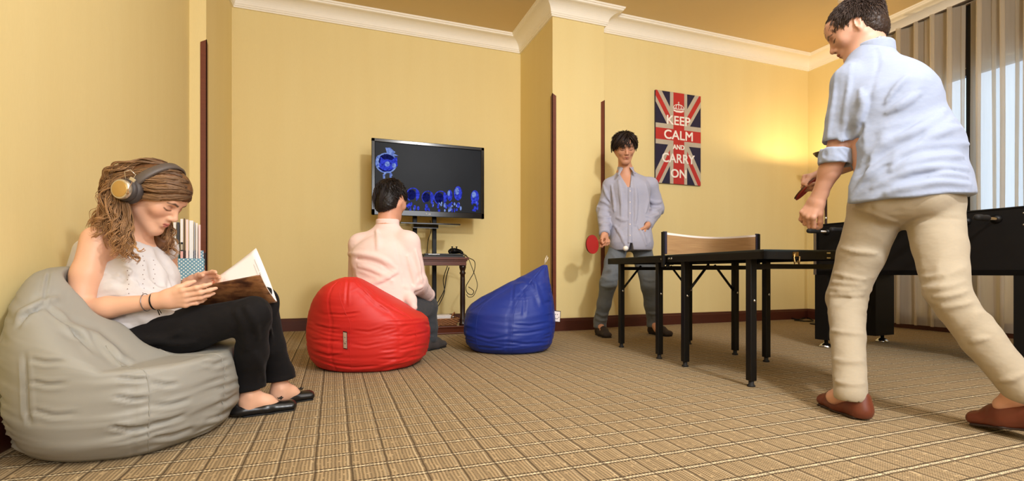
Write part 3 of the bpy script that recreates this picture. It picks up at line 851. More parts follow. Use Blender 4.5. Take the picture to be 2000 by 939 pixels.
for i, ((rgb, nm_, tk), wh) in enumerate(zip(cols, where)):
    tilt = (9, 9, 9, 0, 0, 0, 0, 0, 0, 0, 0, 0)[i]
    loc = BO + np.array([ca_ * xx - sa_ * .012, sa_ * xx + ca_ * .012, .006])
    mg = empty('magazine', loc, BRZ); tag(mg, '%s magazine %s' % (nm_, wh), 'magazine', 'magazines in the dotted box')
    h = hs[i]; Tm = Matrix.Rotation(rad(tilt), 4, 'Y')
    MB().box((0, 0, 0), (tk, .175, h), T=Tm, bev=.0008).build('cover', plain('magazine_cover', rgb, .5, var=.05), mg)
    MB().box((.001, .003, h - .001), (tk - .001, .172, h + .0006), T=Tm).build('page_block', M['paper'], mg)
    if i in (3, 4, 5):
        MB().box((.0003, -.0012, .150), (tk - .0003, 0, .196)).build('spine_label', M['blackm'], mg)
        MB().box((.002, -.0020, .156), (tk - .002, -.001, .186)).build('spine_print', M['pgrey'], mg)
        MB().box((.0003, -.0012, .113), (tk - .0003, 0, .149)).build('spine_foot', plain('spine_foot_colour', [(196, 66, 40), (44, 84, 78), (232, 176, 168)][i - 3], .5), mg)
    xx += tk + .0032 + (.044 if i == 2 else 0)
# ------------------------------------------------------------------ smooth bodies: signed distance fields turned into meshes
def hash3(i, j, k, seed):
    h = (i * 374761393 + j * 668265263 + k * 2147483647 // 3 + seed * 974634777) & 0xffffffff
    h = ((h ^ (h >> 13)) * 1274126177) & 0xffffffff
    return ((h ^ (h >> 16)) & 0xffff) / 65535.0


def vnoise(p, seed=0):
    """smooth value noise in [-1, 1] at the points p (n x 3)"""
    i = np.floor(p).astype(np.int64); f = p - i; f = f * f * (3 - 2 * f); r = 0
    for a in (0, 1):
        for b in (0, 1):
            for c in (0, 1):
                w = (f[:, 0] if a else 1 - f[:, 0]) * (f[:, 1] if b else 1 - f[:, 1]) * (f[:, 2] if c else 1 - f[:, 2])
                r = r + w * hash3(i[:, 0] + a, i[:, 1] + b, i[:, 2] + c, seed)
    return r * 2 - 1


def folds(p, along, freq, stretch=4.0, seed=0, sharp=True):
    """cloth folds that run along a direction"""
    a = nrm(along); ref = UP if abs(a[2]) < .9 else RGT
    b = nrm(np.cross(a, ref)); c = np.cross(a, b)
    q = np.stack([p @ a * freq / stretch, p @ b * freq, p @ c * freq], 1)
    q = q + .35 * np.stack([vnoise(q * .7 + 5, seed + 1), vnoise(q * .7 + 9, seed + 2), vnoise(q * .7 + 3, seed + 3)], 1)
    n = vnoise(q, seed)
    return (1 - 2 * np.abs(n)) if sharp else n


class SDF:
    def __init__(self):
        self.ops = []; self.wr = None

    def copy(self):
        s = SDF(); s.ops = list(self.ops); s.wr = self.wr; return s

    def _add(self, fn, lo, hi, k, mode):
        self.ops.append((fn, np.array(lo, float), np.array(hi, float), k, mode)); return self

    def cap(self, a, b, ra, rb=None, k=.02, mode='add'):
        a = np.array(a, float); b = np.array(b, float); rb = ra if rb is None else rb
        ab = b - a; L2 = max(ab @ ab, 1e-12)

        def fn(x, y, z):
            t = np.clip(((x - a[0]) * ab[0] + (y - a[1]) * ab[1] + (z - a[2]) * ab[2]) / L2, 0, 1)
            return np.sqrt((x - a[0] - t * ab[0]) ** 2 + (y - a[1] - t * ab[1]) ** 2 + (z - a[2] - t * ab[2]) ** 2) - (ra + (rb - ra) * t)
        r = max(ra, rb)
        return self._add(fn, np.minimum(a, b) - r, np.maximum(a, b) + r, k, mode)

    def chain(self, pts, rs, k=.02, mode='add'):
        for i in range(len(pts) - 1): self.cap(pts[i], pts[i + 1], rs[i], rs[i + 1], k, mode)
        return self

    def poly(self, pts, rs, k=.01, mode='add'):
        """one even roll along a line of points"""
        pts = [np.array(p, float) for p in pts]

        def fn(x, y, z):
            D = None
            for i in range(len(pts) - 1):
                a, b = pts[i], pts[i + 1]; ab = b - a; L2 = max(ab @ ab, 1e-12)
                t = np.clip(((x - a[0]) * ab[0] + (y - a[1]) * ab[1] + (z - a[2]) * ab[2]) / L2, 0, 1)
                d = np.sqrt((x - a[0] - t * ab[0]) ** 2 + (y - a[1] - t * ab[1]) ** 2 + (z - a[2] - t * ab[2]) ** 2) - (rs[i] + (rs[i + 1] - rs[i]) * t)
                D = d if D is None else np.minimum(D, d)
            return D
        r = max(rs); Q = np.array(pts)
        return self._add(fn, Q.min(0) - r, Q.max(0) + r, k, mode)

    def ecap(self, a, b, wa, da, wb, db, side, k=.03, mode='add'):
        """capsule with an elliptical cross section: half width w along side, half depth d"""
        a = np.array(a, float); b = np.array(b, float); ab = b - a; L = max(np.linalg.norm(ab), 1e-9); n = ab / L
        s = nrm(np.array(side, float) - n * (np.array(side, float) @ n)); f = np.cross(n, s)

        def fn(x, y, z):
            X, Y, Z = x - a[0], y - a[1], z - a[2]
            h = X * n[0] + Y * n[1] + Z * n[2]; t = np.clip(h / L, 0, 1)
            q = h - t * L; u = X * s[0] + Y * s[1] + Z * s[2]; v = X * f[0] + Y * f[1] + Z * f[2]
            w = wa + (wb - wa) * t; d = da + (db - da) * t; m = np.minimum(w, d)
            r = np.sqrt((u / w) ** 2 + (v / d) ** 2 + (q / m) ** 2)
            g = np.sqrt((u / w ** 2) ** 2 + (v / d ** 2) ** 2 + (q / m ** 2) ** 2)
            return r * (r - 1) / np.maximum(g, 1e-6)
        r = max(wa, wb, da, db)
        return self._add(fn, np.minimum(a, b) - r, np.maximum(a, b) + r, k, mode)

    def ell(self, c, rad3, axes=None, k=.02, mode='add'):
        c = np.array(c, float); A = np.eye(3) if axes is None else np.array([nrm(v) for v in axes])
        R = np.array(rad3, float)

        def fn(x, y, z):
            X, Y, Z = x - c[0], y - c[1], z - c[2]; e = 0; g = 0
            for i in range(3):
                q = X * A[i, 0] + Y * A[i, 1] + Z * A[i, 2]; e = e + (q / R[i]) ** 2; g = g + (q / R[i] ** 2) ** 2
            r = np.sqrt(e); return r * (r - 1) / np.maximum(np.sqrt(g), 1e-6)
        m = np.sqrt(((A * R[:, None]) ** 2).sum(0))
        return self._add(fn, c - m, c + m, k, mode)

    def rbox(self, c, half, axes, r=.01, k=.01, mode='add'):
        c = np.array(c, float); A = np.array([nrm(v) for v in axes]); H = np.array(half, float) - r

        def fn(x, y, z):
            X, Y, Z = x - c[0], y - c[1], z - c[2]; o = 0; ins = -1e9
            for i in range(3):
                q = np.abs(X * A[i, 0] + Y * A[i, 1] + Z * A[i, 2]) - H[i]
                o = o + np.maximum(q, 0) ** 2; ins = np.maximum(ins, q)
            return np.sqrt(o) + np.minimum(ins, 0) - r
        m = (np.abs(A) * (H + r)[:, None]).sum(0)
        return self._add(fn, c - m, c + m, k, mode)

    def plane(self, p, n, k=.004):
        """keep the side the normal points away from"""
        p = np.array(p, float); n = nrm(n)
        return self._add(lambda x, y, z: -((x - p[0]) * n[0] + (y - p[1]) * n[1] + (z - p[2]) * n[2]), [-9] * 3, [9] * 3, k, 'sub')

    @staticmethod
    def comb(D, d, k, mode):
        if mode == 'add':
            h = np.maximum(k - np.abs(D - d), 0); return np.minimum(D, d) - h * h / (4 * k + 1e-9)
        if mode == 'sub':
            d = -d; h = np.maximum(k - np.abs(D - d), 0); return np.maximum(D, d) + h * h / (4 * k + 1e-9)
        if mode == 'and':
            h = np.maximum(k - np.abs(D - d), 0); return np.maximum(D, d) + h * h / (4 * k + 1e-9)

    def at(self, p):
        p = np.asarray(p, float); D = np.full(len(p), .5)
        for fn, lo, hi, k, mode in self.ops:
            D = self.comb(D, fn(p[:, 0], p[:, 1], p[:, 2]), k, mode)
        if self.wr is not None: D = D + self.wr(p)
        return D

    def mesh(self, vox, box=None, smooth=1):
        adds = [o for o in self.ops if o[4] == 'add']
        lo = np.min([o[1] for o in adds], 0) - 3 * vox; hi = np.max([o[2] for o in adds], 0) + 3 * vox
        if box is not None: lo = np.maximum(lo, box[0]); hi = np.minimum(hi, box[1])
        n = np.ceil((hi - lo) / vox).astype(int) + 1
        ax = [lo[i] + vox * np.arange(n[i]) for i in range(3)]
        D = np.full(n, .5, np.float32)
        for fn, l, h, k, mode in self.ops:
            m = k + 3 * vox if mode == 'add' else 2 * vox
            i0 = np.clip(np.floor((l - m - lo) / vox).astype(int), 0, n); i1 = np.clip(np.ceil((h + m - lo) / vox).astype(int) + 1, 0, n)
            if (i1 <= i0).any(): continue
            sl = tuple(slice(i0[i], i1[i]) for i in range(3))
            x = ax[0][sl[0]][:, None, None]; y = ax[1][sl[1]][None, :, None]; z = ax[2][sl[2]][None, None, :]
            D[sl] = self.comb(D[sl], fn(x, y, z).astype(np.float32), k, mode)
        if self.wr is not None:
            idx = np.nonzero(np.abs(D) < 4 * vox + .012)
            p = np.stack([ax[i][idx[i]] for i in range(3)], 1)
            D[idx] += self.wr(p).astype(np.float32)
        S = D < 0
        cs = np.zeros(tuple(n - 1), np.uint8)
        for a in (0, 1):
            for b in (0, 1):
                for c in (0, 1):
                    cs += S[a:n[0] - 1 + a, b:n[1] - 1 + b, c:n[2] - 1 + c]
        act = np.nonzero((cs > 0) & (cs < 8)); N = len(act[0])
        idm = np.full(tuple(n - 1), -1, np.int32); idm[act] = np.arange(N)
        base = np.stack(act, 1).astype(np.float64); acc = np.zeros((N, 3)); cnt = np.zeros(N)
        corner = {}
        for a in (0, 1):
            for b in (0, 1):
                for c in (0, 1): corner[a, b, c] = D[act[0] + a, act[1] + b, act[2] + c].astype(np.float64)
        for c0 in corner:
            for axn in range(3):
                if c0[axn]: continue
                c1 = list(c0); c1[axn] = 1; d0 = corner[c0]; d1 = corner[tuple(c1)]
                cr_ = (d0 < 0) != (d1 < 0); t = np.where(cr_, d0 / np.where(d0 - d1 == 0, 1, d0 - d1), 0)
                q = np.array(c0, float)[None, :].repeat(N, 0); q[:, axn] += t
                acc[cr_] += q[cr_]; cnt[cr_] += 1
        v = lo + (base + acc / np.maximum(cnt, 1)[:, None]) * vox
        faces = []
        for axn in range(3):
            o1, o2 = [(1, 2), (2, 0), (0, 1)][axn]
            s0 = [slice(None)] * 3; s1 = [slice(None)] * 3
            s0[axn] = slice(0, n[axn] - 1); s1[axn] = slice(1, n[axn])
            A, B = S[tuple(s0)], S[tuple(s1)]
            e = np.nonzero(A != B); keep = (e[o1] > 0) & (e[o2] > 0) & (e[o1] < n[o1] - 1) & (e[o2] < n[o2] - 1)
            e = tuple(q[keep] for q in e); fl = A[e]

            def cell(d1, d2):
                q = [e[0], e[1], e[2]]; q[o1] = q[o1] - d1; q[o2] = q[o2] - d2; return idm[tuple(q)]
            quad = np.stack([cell(1, 1), cell(0, 1), cell(0, 0), cell(1, 0)], 1)
            quad[~fl] = quad[~fl][:, ::-1]; faces.append(quad)
        f = np.concatenate(faces); f = f[(f >= 0).all(1)]
        for _ in range(smooth):
            s = np.zeros_like(v); c = np.zeros(len(v))
            for a, b in ((0, 1), (1, 2), (2, 3), (3, 0)):
                for q0, q1 in ((a, b), (b, a)):
                    np.add.at(c, f[:, q0], 1)
                    for d in range(3): s[:, d] += np.bincount(f[:, q0], v[f[:, q1], d], len(v))
            v = v * .5 + .5 * s / np.maximum(c, 1)[:, None]
        return v, f


def quads_to_mesh(name, v, f, col=None):
    me = bpy.data.meshes.new(name); me.vertices.add(len(v)); me.vertices.foreach_set('co', v.astype(np.float32).ravel())
    k = f.shape[1]
    me.loops.add(len(f) * k); me.loops.foreach_set('vertex_index', f.astype(np.int32).ravel())
    me.polygons.add(len(f)); me.polygons.foreach_set('loop_start', (np.arange(len(f)) * k).astype(np.int32))
    me.polygons.foreach_set('use_smooth', np.ones(len(f), bool))
    me.update(calc_edges=True)
    if col is not None:
        at = me.color_attributes.new('Col', 'FLOAT_COLOR', 'POINT')
        c4 = np.ones((len(v), 4), np.float32); c4[:, :3] = col; at.data.foreach_set('color', c4.ravel())
    return me


def paint(v, base, spots):
    """spots: (field, colour, softness, strength)"""
    c = np.tile(np.array(base, float), (len(v), 1))
    for fld, colr, soft, st in spots:
        w = np.clip(.5 - fld.at(v) / soft, 0, 1)[:, None] * st
        c = c * (1 - w) + np.array(colr) * w
    return c


def solid(name, sdf, vox, mats, parent, base=None, spots=(), fine=(), smooth=1, fn=None):
    """links the field as ONE mesh; 'fine' boxes are meshed again at a smaller cell size"""
    v, f = sdf.mesh(vox, smooth=smooth)
    for lo, hi, vx in fine:
        lo = np.array(lo); hi = np.array(hi)
        ins = ((v > lo + vox * .5) & (v < hi - vox * .5)).all(1)
        f = f[~ins[f].all(1)]
        v2, f2 = sdf.mesh(vx, box=(lo, hi), smooth=smooth)
        f = np.concatenate([f, f2 + len(v)]); v = np.concatenate([v, v2])
    used = np.zeros(len(v), bool); used[f.ravel()] = True
    remap = np.cumsum(used) - 1; v = v[used]; f = remap[f]
    if fn is not None: v = fn(v)
    col = paint(v, base, spots) if base is not None else None
    return link(name, quads_to_mesh(name, v, f, col), mats, parent, True)


# ------------------------------------------------------------------ heads, hands, hair
class Frame:
    """head frame: s towards the head's left, f forward, u up"""
    def __init__(self, c, fwd, up, sc=1.0):
        self.c = np.array(c, float); self.f = nrm(fwd); u = np.array(up, float); self.u = nrm(u - self.f * (u @ self.f))
        self.s = np.cross(self.u, self.f); self.k = sc

    def __call__(self, s, f, u):
        return self.c + self.k * (s * self.s + f * self.f + u * self.u)

    def ax(self): return (self.s, self.f, self.u)

    def rot(self, s, f, u): return nrm(s * self.s + f * self.f + u * self.u)


def head(S, F, female=False, neck=None, nr=.055):
    k = F.k; A = F.ax(); jw = .052 if female else .058
    S.ell(F(0, -.012, .040), (.072 * k, .094 * k, .078 * k), A, .02)
    S.ell(F(0, .020, .012), (.066 * k, .070 * k, .085 * k), A, .03)
    S.ecap(F(0, .030, -.010), F(0, .048, -.070), (.055 if female else .060) * k, .052 * k, (.031 if female else .037) * k, .036 * k, F.s, .025)
    for q in (-1, 1):
        S.cap(F(q * jw, -.004, -.036), F(q * .018, .066, -.092), .015 * k, .013 * k, .03)
        S.ell(F(q * .040, .058, -.014), (.022 * k, .020 * k, .020 * k), A, .02)
    S.ell(F(0, .070, -.094), (.020 * k, .016 * k, .016 * k), A, .02)
    S.cap(F(-.030, .078, .030), F(.030, .078, .030), .012 * k, .012 * k, .02)
    S.ell(F(0, .060, .060), (.050 * k, .030 * k, .034 * k), A, .03)
    for q in (-1, 1):
        S.ell(F(q * .030, .094, .010), (.017 * k, .014 * k, .012 * k), A, .012, 'sub')
        S.ell(F(q * .031, .0745, .009), (.0155 * k, .0140 * k, .0125 * k), A, .004)
        S.cap(F(q * .020, .0865, .0035), F(q * .042, .0825, .0035), .0022 * k, .0018 * k, .003)
    S.cap(F(0, .086, .018), F(0, .104, -.018), .0065 * k, .0095 * k, .012)
    S.ell(F(0, .103, -.024), (.0105 * k, .0105 * k, .009 * k), A, .008)
    for q in (-1, 1):
        S.ell(F(q * .0115, .094, -.027), (.0075 * k, .010 * k, .007 * k), A, .006)
        S.ell(F(q * .0060, .099, -.0335), (.003 * k, .0045 * k, .003 * k), A, .003, 'sub')
    S.ell(F(0, .078, -.050), (.026 * k, .016 * k, .022 * k), A, .015)
    S.cap(F(-.017, .0865, -.0525), F(0, .0945, -.0485), .0035 * k, .0050 * k, .006); S.cap(F(.017, .0865, -.0525), F(0, .0945, -.0485), .0035 * k, .0050 * k, .006)
    S.cap(F(-.013, .087, -.0600), F(.013, .087, -.0600), .0055 * k, .0055 * k, .006)
    S.cap(F(0, .090, -.0600), F(0, .0905, -.0600), .0062 * k, .0062 * k, .006)
    S.cap(F(-.018, .0925, -.0550), F(.018, .0925, -.0550), .0016 * k, .0016 * k, .003, 'sub')
    S.ell(F(0, .096, -.073), (.016 * k, .008 * k, .006 * k), A, .008, 'sub')
    for q in (-1, 1):
        e = (F.rot(1, -.45 * q, 0), F.rot(.45 * q, 1, .18), F.rot(0, -.18, 1))
        S.ell(F(q * .0755, -.010, .002), (.0065 * k, .0175 * k, .030 * k), e, .006)
        S.ell(F(q * .0830, -.004, .005), (.0055 * k, .0100 * k, .0185 * k), e, .004, 'sub')
        S.ell(F(q * .0740, -.004, -.024), (.0055 * k, .0080 * k, .010 * k), e, .006)
    if neck is not None:
        S.cap(F(0, -.022, -.040), neck, nr * k, nr * k * 1.08, .03)


def face_spots(F, lip, brow=lin(52, 34, 24), lash=lin(38, 24, 20), lipw=.85, blush=None, S=None):
    k = F.k; out = []

    def on(s, f, u):
        """the same spot let down on to the skin"""
        p = F(s, .125, u)
        if S is None: return F(s, f, u)
        for _ in range(40):
            v = S.at(p[None, :])[0]
            if v < .0004: break
            p = p - F.f * max(v * .8, .0004)
        return p
    L = SDF(); L.cap(on(-.015, .088, -.0530), on(0, .095, -.0495), .0042 * k, .0046 * k, .002); L.cap(on(.015, .088, -.0530), on(0, .095, -.0495), .0042 * k, .0046 * k, .002)
    L.cap(on(-.010, .090, -.0605), on(.010, .090, -.0605), .0046 * k, .0046 * k, .002); out.append((L, lip, .003, lipw))
    m = SDF().cap(on(-.017, .0915, -.0552), on(0, .0915, -.0552), .0014 * k, .0018 * k, .001); m.cap(on(.017, .0915, -.0552), on(0, .0915, -.0552), .0014 * k, .0018 * k, .001); out.append((m, lin(96, 44, 40), .002, .8))
    for q in (-1, 1):
        sh = SDF().ell(on(q * .031, .09, .014), (.017 * k, .010 * k, .0085 * k), F.ax()); out.append((sh, lin(156, 104, 84), .010, .45))  # darker skin patch paints the shade of the eye socket
        b = SDF(); b.cap(on(q * .014, .092, .0275), on(q * .033, .088, .0335), .0036 * k, .0036 * k, .002); b.cap(on(q * .033, .088, .0335), on(q * .050, .072, .0285), .0036 * k, .0022 * k, .002)
        out.append((b, brow, .0035, .9))
        e = SDF(); pp = [on(q * x, .09, u) for x, u in ((.0175, .0045), (.024, .0015), (.032, .0004), (.040, .0018), (.0485, .0065))]
        e.poly(pp, [.0014 * k, .0022 * k, .0026 * k, .0026 * k, .0018 * k], .001); out.append((e, lash, .0020, .95))
        e2 = SDF().poly([on(q * x, .09, u) for x, u in ((.019, .0135), (.031, .0165), (.044, .0145))], [.0012 * k] * 3, .001); out.append((e2, lin(112, 66, 54), .0035, .55))
        n_ = SDF().ell(F(q * .006, .099, -.034), (.0035 * k, .005 * k, .0035 * k), F.ax(), .001); out.append((n_, lin(110, 56, 46), .002, .8))
        if blush is not None:
            out.append((SDF().ell(F(q * .042, .062, -.018), (.026 * k, .03 * k, .022 * k), F.ax()), blush, .030, .4))
    return out


def hand(S, wrist, d, palm_n, thumb_side, curls, sc=1.0, thumb=(.55, .6), spread=.10, k=.006):
    """d: towards the fingers, palm_n: out of the palm, thumb_side: towards the thumb; curls: (mcp, pip, dip) degrees per finger index..little"""
    d = nrm(d); n = nrm(np.array(palm_n) - d * (np.array(palm_n) @ d)); t = np.cross(d, n); t = t if t @ np.array(thumb_side) > 0 else -t
    w = np.array(wrist, float); L = lambda a, b, c: w + sc * (a * d + b * t + c * n)
    S.ecap(L(-.02, 0, 0), L(.018, 0, 0), .029 * sc, .020 * sc, .031 * sc, .018 * sc, t, .02)
    S.ecap(L(.018, 0, 0), L(.070, .001, 0), .032 * sc, .016 * sc, .038 * sc, .0125 * sc, t, .015)
    S.ell(L(.030, .022, .010), (.026 * sc, .014 * sc, .013 * sc), (d, t, n), .012)
    S.ell(L(.034, -.022, .008), (.028 * sc, .012 * sc, .012 * sc), (d, t, n), .012)
    spec = [(.0285, .084, .044, .026, .021, .0086), (.0095, .088, .048, .030, .022, .0088), (-.0095, .085, .045, .028, .021, .0083), (-.0275, .078, .035, .021, .019, .0074)]
    tips = []
    for i, (off, bx, l1, l2, l3, r) in enumerate(spec):
        c = curls[i]; ang = 0.0; p = L(bx - .008, off, 0); fd = nrm(d + t * spread * (1.5 - i) * .5 * 1.2)
        pts = [L(.050, off * .8, 0), p]; rs = [r * 1.15 * sc, r * 1.12 * sc]
        for seg, (ln, a) in enumerate(zip((l1, l2, l3), c)):
            ang += rad(a); p = p + sc * ln * (math.cos(ang) * fd + math.sin(ang) * n); pts.append(p); rs.append(sc * r * (1.0, .92, .78)[seg])
        S.chain(pts, rs, k); S.ell(pts[1], (r * 1.2 * sc,) * 3, None, k)
        S.ell(pts[2], (r * 1.06 * sc,) * 3, None, k * .7); tips.append(pts[-1])
    # thumb leaves the side of the palm near its base
    a, b = thumb; p0 = L(.012, .020, .006); d1 = nrm(d * math.cos(a) + t * math.sin(a) + n * .35 * b); p1 = p0 + d1 * .045 * sc
    d2 = nrm(d * math.cos(a * .6) + t * math.sin(a * .6) + n * b); p2 = p1 + d2 * .032 * sc
    d3 = nrm(d * math.cos(a * .3) + t * math.sin(a * .3) + n * b * 1.5); p3 = p2 + d3 * .024 * sc
    S.chain([p0, p1, p2, p3], [.014 * sc, .0115 * sc, .0100 * sc, .0082 * sc], k * 1.5); tips.append(p3)
    return tips


def strands(paths, widths, n=4, taper=True, flat=1.0):
    """many thin tapered tubes; paths: list of (m x 3) arrays of the same length"""
    P_ = np.array(paths); K, m, _ = P_.shape; W = np.array(widths)[:, None] * np.ones(m)
    if taper: W = W * (1 - np.linspace(0, 1, m) ** 2.2 * .85)[None, :] * np.minimum(1, .45 + np.linspace(0, 4, m))[None, :]
    Tn = np.gradient(P_, axis=1); Tn /= np.maximum(np.linalg.norm(Tn, axis=2, keepdims=True), 1e-9)
    ref = np.array([.31, .52, .79]); a = np.cross(Tn, ref); a /= np.maximum(np.linalg.norm(a, axis=2, keepdims=True), 1e-9); b = np.cross(Tn, a)
    V_ = []
    for q in range(n):
        w = 2 * math.pi * q / n; V_.append(P_ + W[..., None] * (math.cos(w) * a + math.sin(w) * b * flat))
    v = np.stack(V_, 2).reshape(-1, 3)
    kk, ii, qq = np.meshgrid(np.arange(K), np.arange(m - 1), np.arange(n), indexing='ij')
    idx = lambda i, q: (kk * m + i) * n + q % n
    f = np.stack([idx(ii, qq), idx(ii, qq + 1), idx(ii + 1, qq + 1), idx(ii + 1, qq)], -1).reshape(-1, 4)
    return v, f


def join_mesh(name, parts, mats, parent):
    """parts: (v, f, colour)"""
    V_, F_, C_ = [], [], []; n = 0
    for v, f, c in parts:
        V_.append(v); F_.append(f + n); n += len(v); C_.append(np.tile(np.array(c, float), (len(v), 1)) if np.ndim(c) == 1 else c)
    return link(name, quads_to_mesh(name, np.concatenate(V_), np.concatenate(F_), np.concatenate(C_)), mats, parent, True)


def short_hair(name, F, S, parent, front, nape, length, count, col, mats, seed=0, fringe=None, tuft=.0035, base_off=.010, lift=.3, low=0.0):
    """hair cap over the scalp plus short tufts; front/nape: hairline heights"""
    k = F.k; A = F.ax(); r = np.random.RandomState(seed)
    B = SDF(); B.ell(F(0, -.014, .044), ((.074 + base_off) * k, (.096 + base_off) * k, (.080 + base_off) * k), A, .01)
    B.ell(F(0, -.046, -.018 - low), ((.064 + base_off * .6) * k, (.056 + base_off * .6) * k, .078 * k), A, .03)
    yf, yn = .088, -.085; nv = F.rot(0, -(front - nape), (yf - yn)); p0 = F(0, yf, front)
    B.plane(p0, -nv, .006)
    B.ell(F(0, .098, .000), (.062 * k, .045 * k, (front + .002) * k), A, .01, 'sub')
    for q in (-1, 1):
        B.ell(F(q * .082, -.004, .002), (.020 * k, .026 * k, .036 * k), A, .006, 'sub')
        B.ell(F(q * .062, .056, -.022), (.028 * k, .040 * k, .052 * k), A, .008, 'sub')
    B.wr = lambda p: .0022 * folds((p - F.c), F.f + .5 * F.u, 160, 6, seed)
    v, f = B.mesh(.003 * max(k, .9), smooth=1)
    parts = [(v, f, np.array(col) * .75)]
    idx = r.choice(len(v), count); roots = v[idx]
    nn = roots - F(0, -.014, .030); nn /= np.linalg.norm(nn, axis=1, keepdims=True)
    flow = F.f * .9 - F.u * .15 + r.normal(0, .35, (count, 3))
    crown = F(0.01, -.05, .12)
    away = roots - crown; away /= np.linalg.norm(away, axis=1, keepdims=True)
    t = away * .9 + flow * .35; t -= nn * (t * nn).sum(1, keepdims=True); t /= np.maximum(np.linalg.norm(t, axis=1, keepdims=True), 1e-6)
    L = length * k * r.uniform(.55, 1.1, count) * np.clip(.35 + ((roots - F(0, 0, -.05)) @ F.u) / (.16 * k), .25, 1)
    m = 5; paths = []
    for j in range(m):
        a = j / (m - 1); paths.append(roots - nn * .003 + (t * a + nn * lift * (a - a * a * .55)) * L[:, None])
    P_ = np.stack(paths, 1)
    v2, f2 = strands(P_, r.uniform(.5, 1.1, count) * tuft * k)
    shade = (r.uniform(.7, 1.5, count)[:, None] * np.array(col)[None, :]).repeat(m * 4, 0)
    parts.append((v2, f2, shade))
    if fringe: parts += fringe(r)
    return join_mesh(name, parts, mats, parent)


SKIN = dict(rough=.46, spec=.35, noise=.05, nscale=260, bump=.06, bdist=.001)
M['skin'] = vcol('skin', **SKIN)
M['skin'].node_tree.nodes['Principled BSDF'].inputs['Subsurface Weight'].default_value = .12
M['skin'].node_tree.nodes['Principled BSDF'].inputs['Subsurface Radius'].default_value = (.012, .005, .003)
M['hair'] = vcol('hair', rough=.48, spec=.3, noise=.25, nscale=300)


def cloth(name, rgb, rough=.85, weave=700, var=.10, bump=.25, spec=.15, tint=None, sc=(1, 1, 1), crease=.35, sheen=.12):
    n = NT(name); f = n.noise(n.coord(scale=sc), weave, 2); g = n.noise(n.coord(), 9, 3)
    c = lin(*rgb); c2 = lin(*tint) if tint else tuple(x * (1 - var) for x in c)
    col = n.mix(f, c, c2); col = n.mix(n.math('MULTIPLY', g, .12), col, tuple(x * .8 for x in c))
    cr_ = n.noise(n.coord(scale=(1, 1, 1.6)), 17, 2, .5); n.bump(n.math('ADD', n.math('MULTIPLY', f, .05), cr_), crease, .010); n.b.inputs['Sheen Weight'].default_value = sheen
    return n.done(col, rough, spec=spec)
# ------------------------------------------------------------------ people
def wrinkles(items):
    """items: (centre, radius, along, frequency, amplitude, seed)"""
    def fn(p):
        r = np.zeros(len(p))
        for c, R, al, fr, am, sd in items:
            q = ((p - np.array(c)) ** 2).sum(1) / (R * R); w = np.exp(-q * 1.2); m = w > .03
            if m.any(): r[m] += -am * w[m] * folds(p[m], al, fr, 4.5, sd)
        return r
    return fn


def shoe(parent, name, heel, toe, mat, sole_mat, w=.040, h=.062, low=False, label=None, height0=0.0, heel_lift=0.0, ankle=None, bow=False):
    """heel and toe: points on the floor"""
    heel = np.array(heel, float); toe = np.array(toe, float); heel[2] = height0 + heel_lift; toe[2] = height0
    d = nrm(toe - heel); L = np.linalg.norm(toe - heel); s = nrm(np.cross(d, UP)); u = np.cross(s, d)
    g = lambda t, a, b: heel + d * t * L + s * a + u * b
    S = SDF()
    if low:
        S.ecap(g(.12, 0, .020), g(.45, 0, .018), .030, .026, .032, .024, s, .02); S.ecap(g(.45, 0, .018), g(.86, 0, .016), .032, .024, .037, .021, s, .02)
        S.ell(g(.36, 0, .060), (.34 * L, .026, .040), (d, s, u), .008, 'sub')
        S.cap(g(.0, 0, .02), g(.0, 0, .040), .022, .012, .02)
        S.ell(g(.30, 0, .045), (.30 * L, .022, .036), (d, s, u), .006, 'sub')
    else:
        S.ecap(g(.10, 0, .030), g(.50, 0, .030), .034, .034, .040, .036, s, .03); S.ecap(g(.50, 0, .026), g(.88, 0, .024), .040, .032, .040, .026, s, .03)
        S.ecap(g(.08, 0, .035), g(.12, 0, h), .030, .032, .033, .038, s, .03); S.ell(g(.42, 0, .055), (.085, .033, .030), (d, s, u), .03)
        if ankle is not None: S.cap(np.array(ankle) - UP * .0, np.array(ankle) + UP * .09, .036, .050, .01, 'sub')
        S.wr = wrinkles([(g(.62, 0, .05), .06, s, 55, .0014, 3), (g(.1, 0, .04), .05, d, 40, .0008, 5)])
    S.plane(g(.5, 0, .006), -u, .003)
    o = solid(name, S, .004, mat, parent)
    if label: o['label'] = label
    B = SDF(); B.ecap(g(.10, 0, .004), g(.50, 0, .004), .036 if not low else .031, .009, .042 if not low else .034, .009, s, .02).ecap(g(.50, 0, .004), g(.88, 0, .004), .042 if not low else .034, .009, .042 if not low else .038, .009, s, .02)
    B.plane(g(.5, 0, .0005), -u, .002); B.plane(g(.5, 0, .011 if not low else .006), u, .002)
    if not low: B.ecap(g(.08, 0, .006), g(.22, 0, .006), .034, .010, .034, .010, s, .01); B.plane(g(.5, 0, .0005), -u, .002)
    so = solid('sole', B, .0035, sole_mat, o)
    if low and bow:
        m = MB(); c0 = g(.70, 0, .046)
        for q in (-1, 1):
            m.tube([c0, c0 + s * q * .010 + u * .006 + d * .004, c0 + s * q * .014 + u * .001 - d * .004, c0], .0022, 6); m.tube([c0, c0 + s * q * .008 - d * .012 + u * .003], .0015, 5)
        m.build('bow', mat, o, True)
    return o, g


def on_surface(S, start, direction, n=60, step=.004):
    p = np.array(start, float); d = nrm(direction)
    for _ in range(n):
        v = S.at(p[None, :])[0]
        if v < .0008: break
        p = p + d * max(v * .7, .0006)
    return p


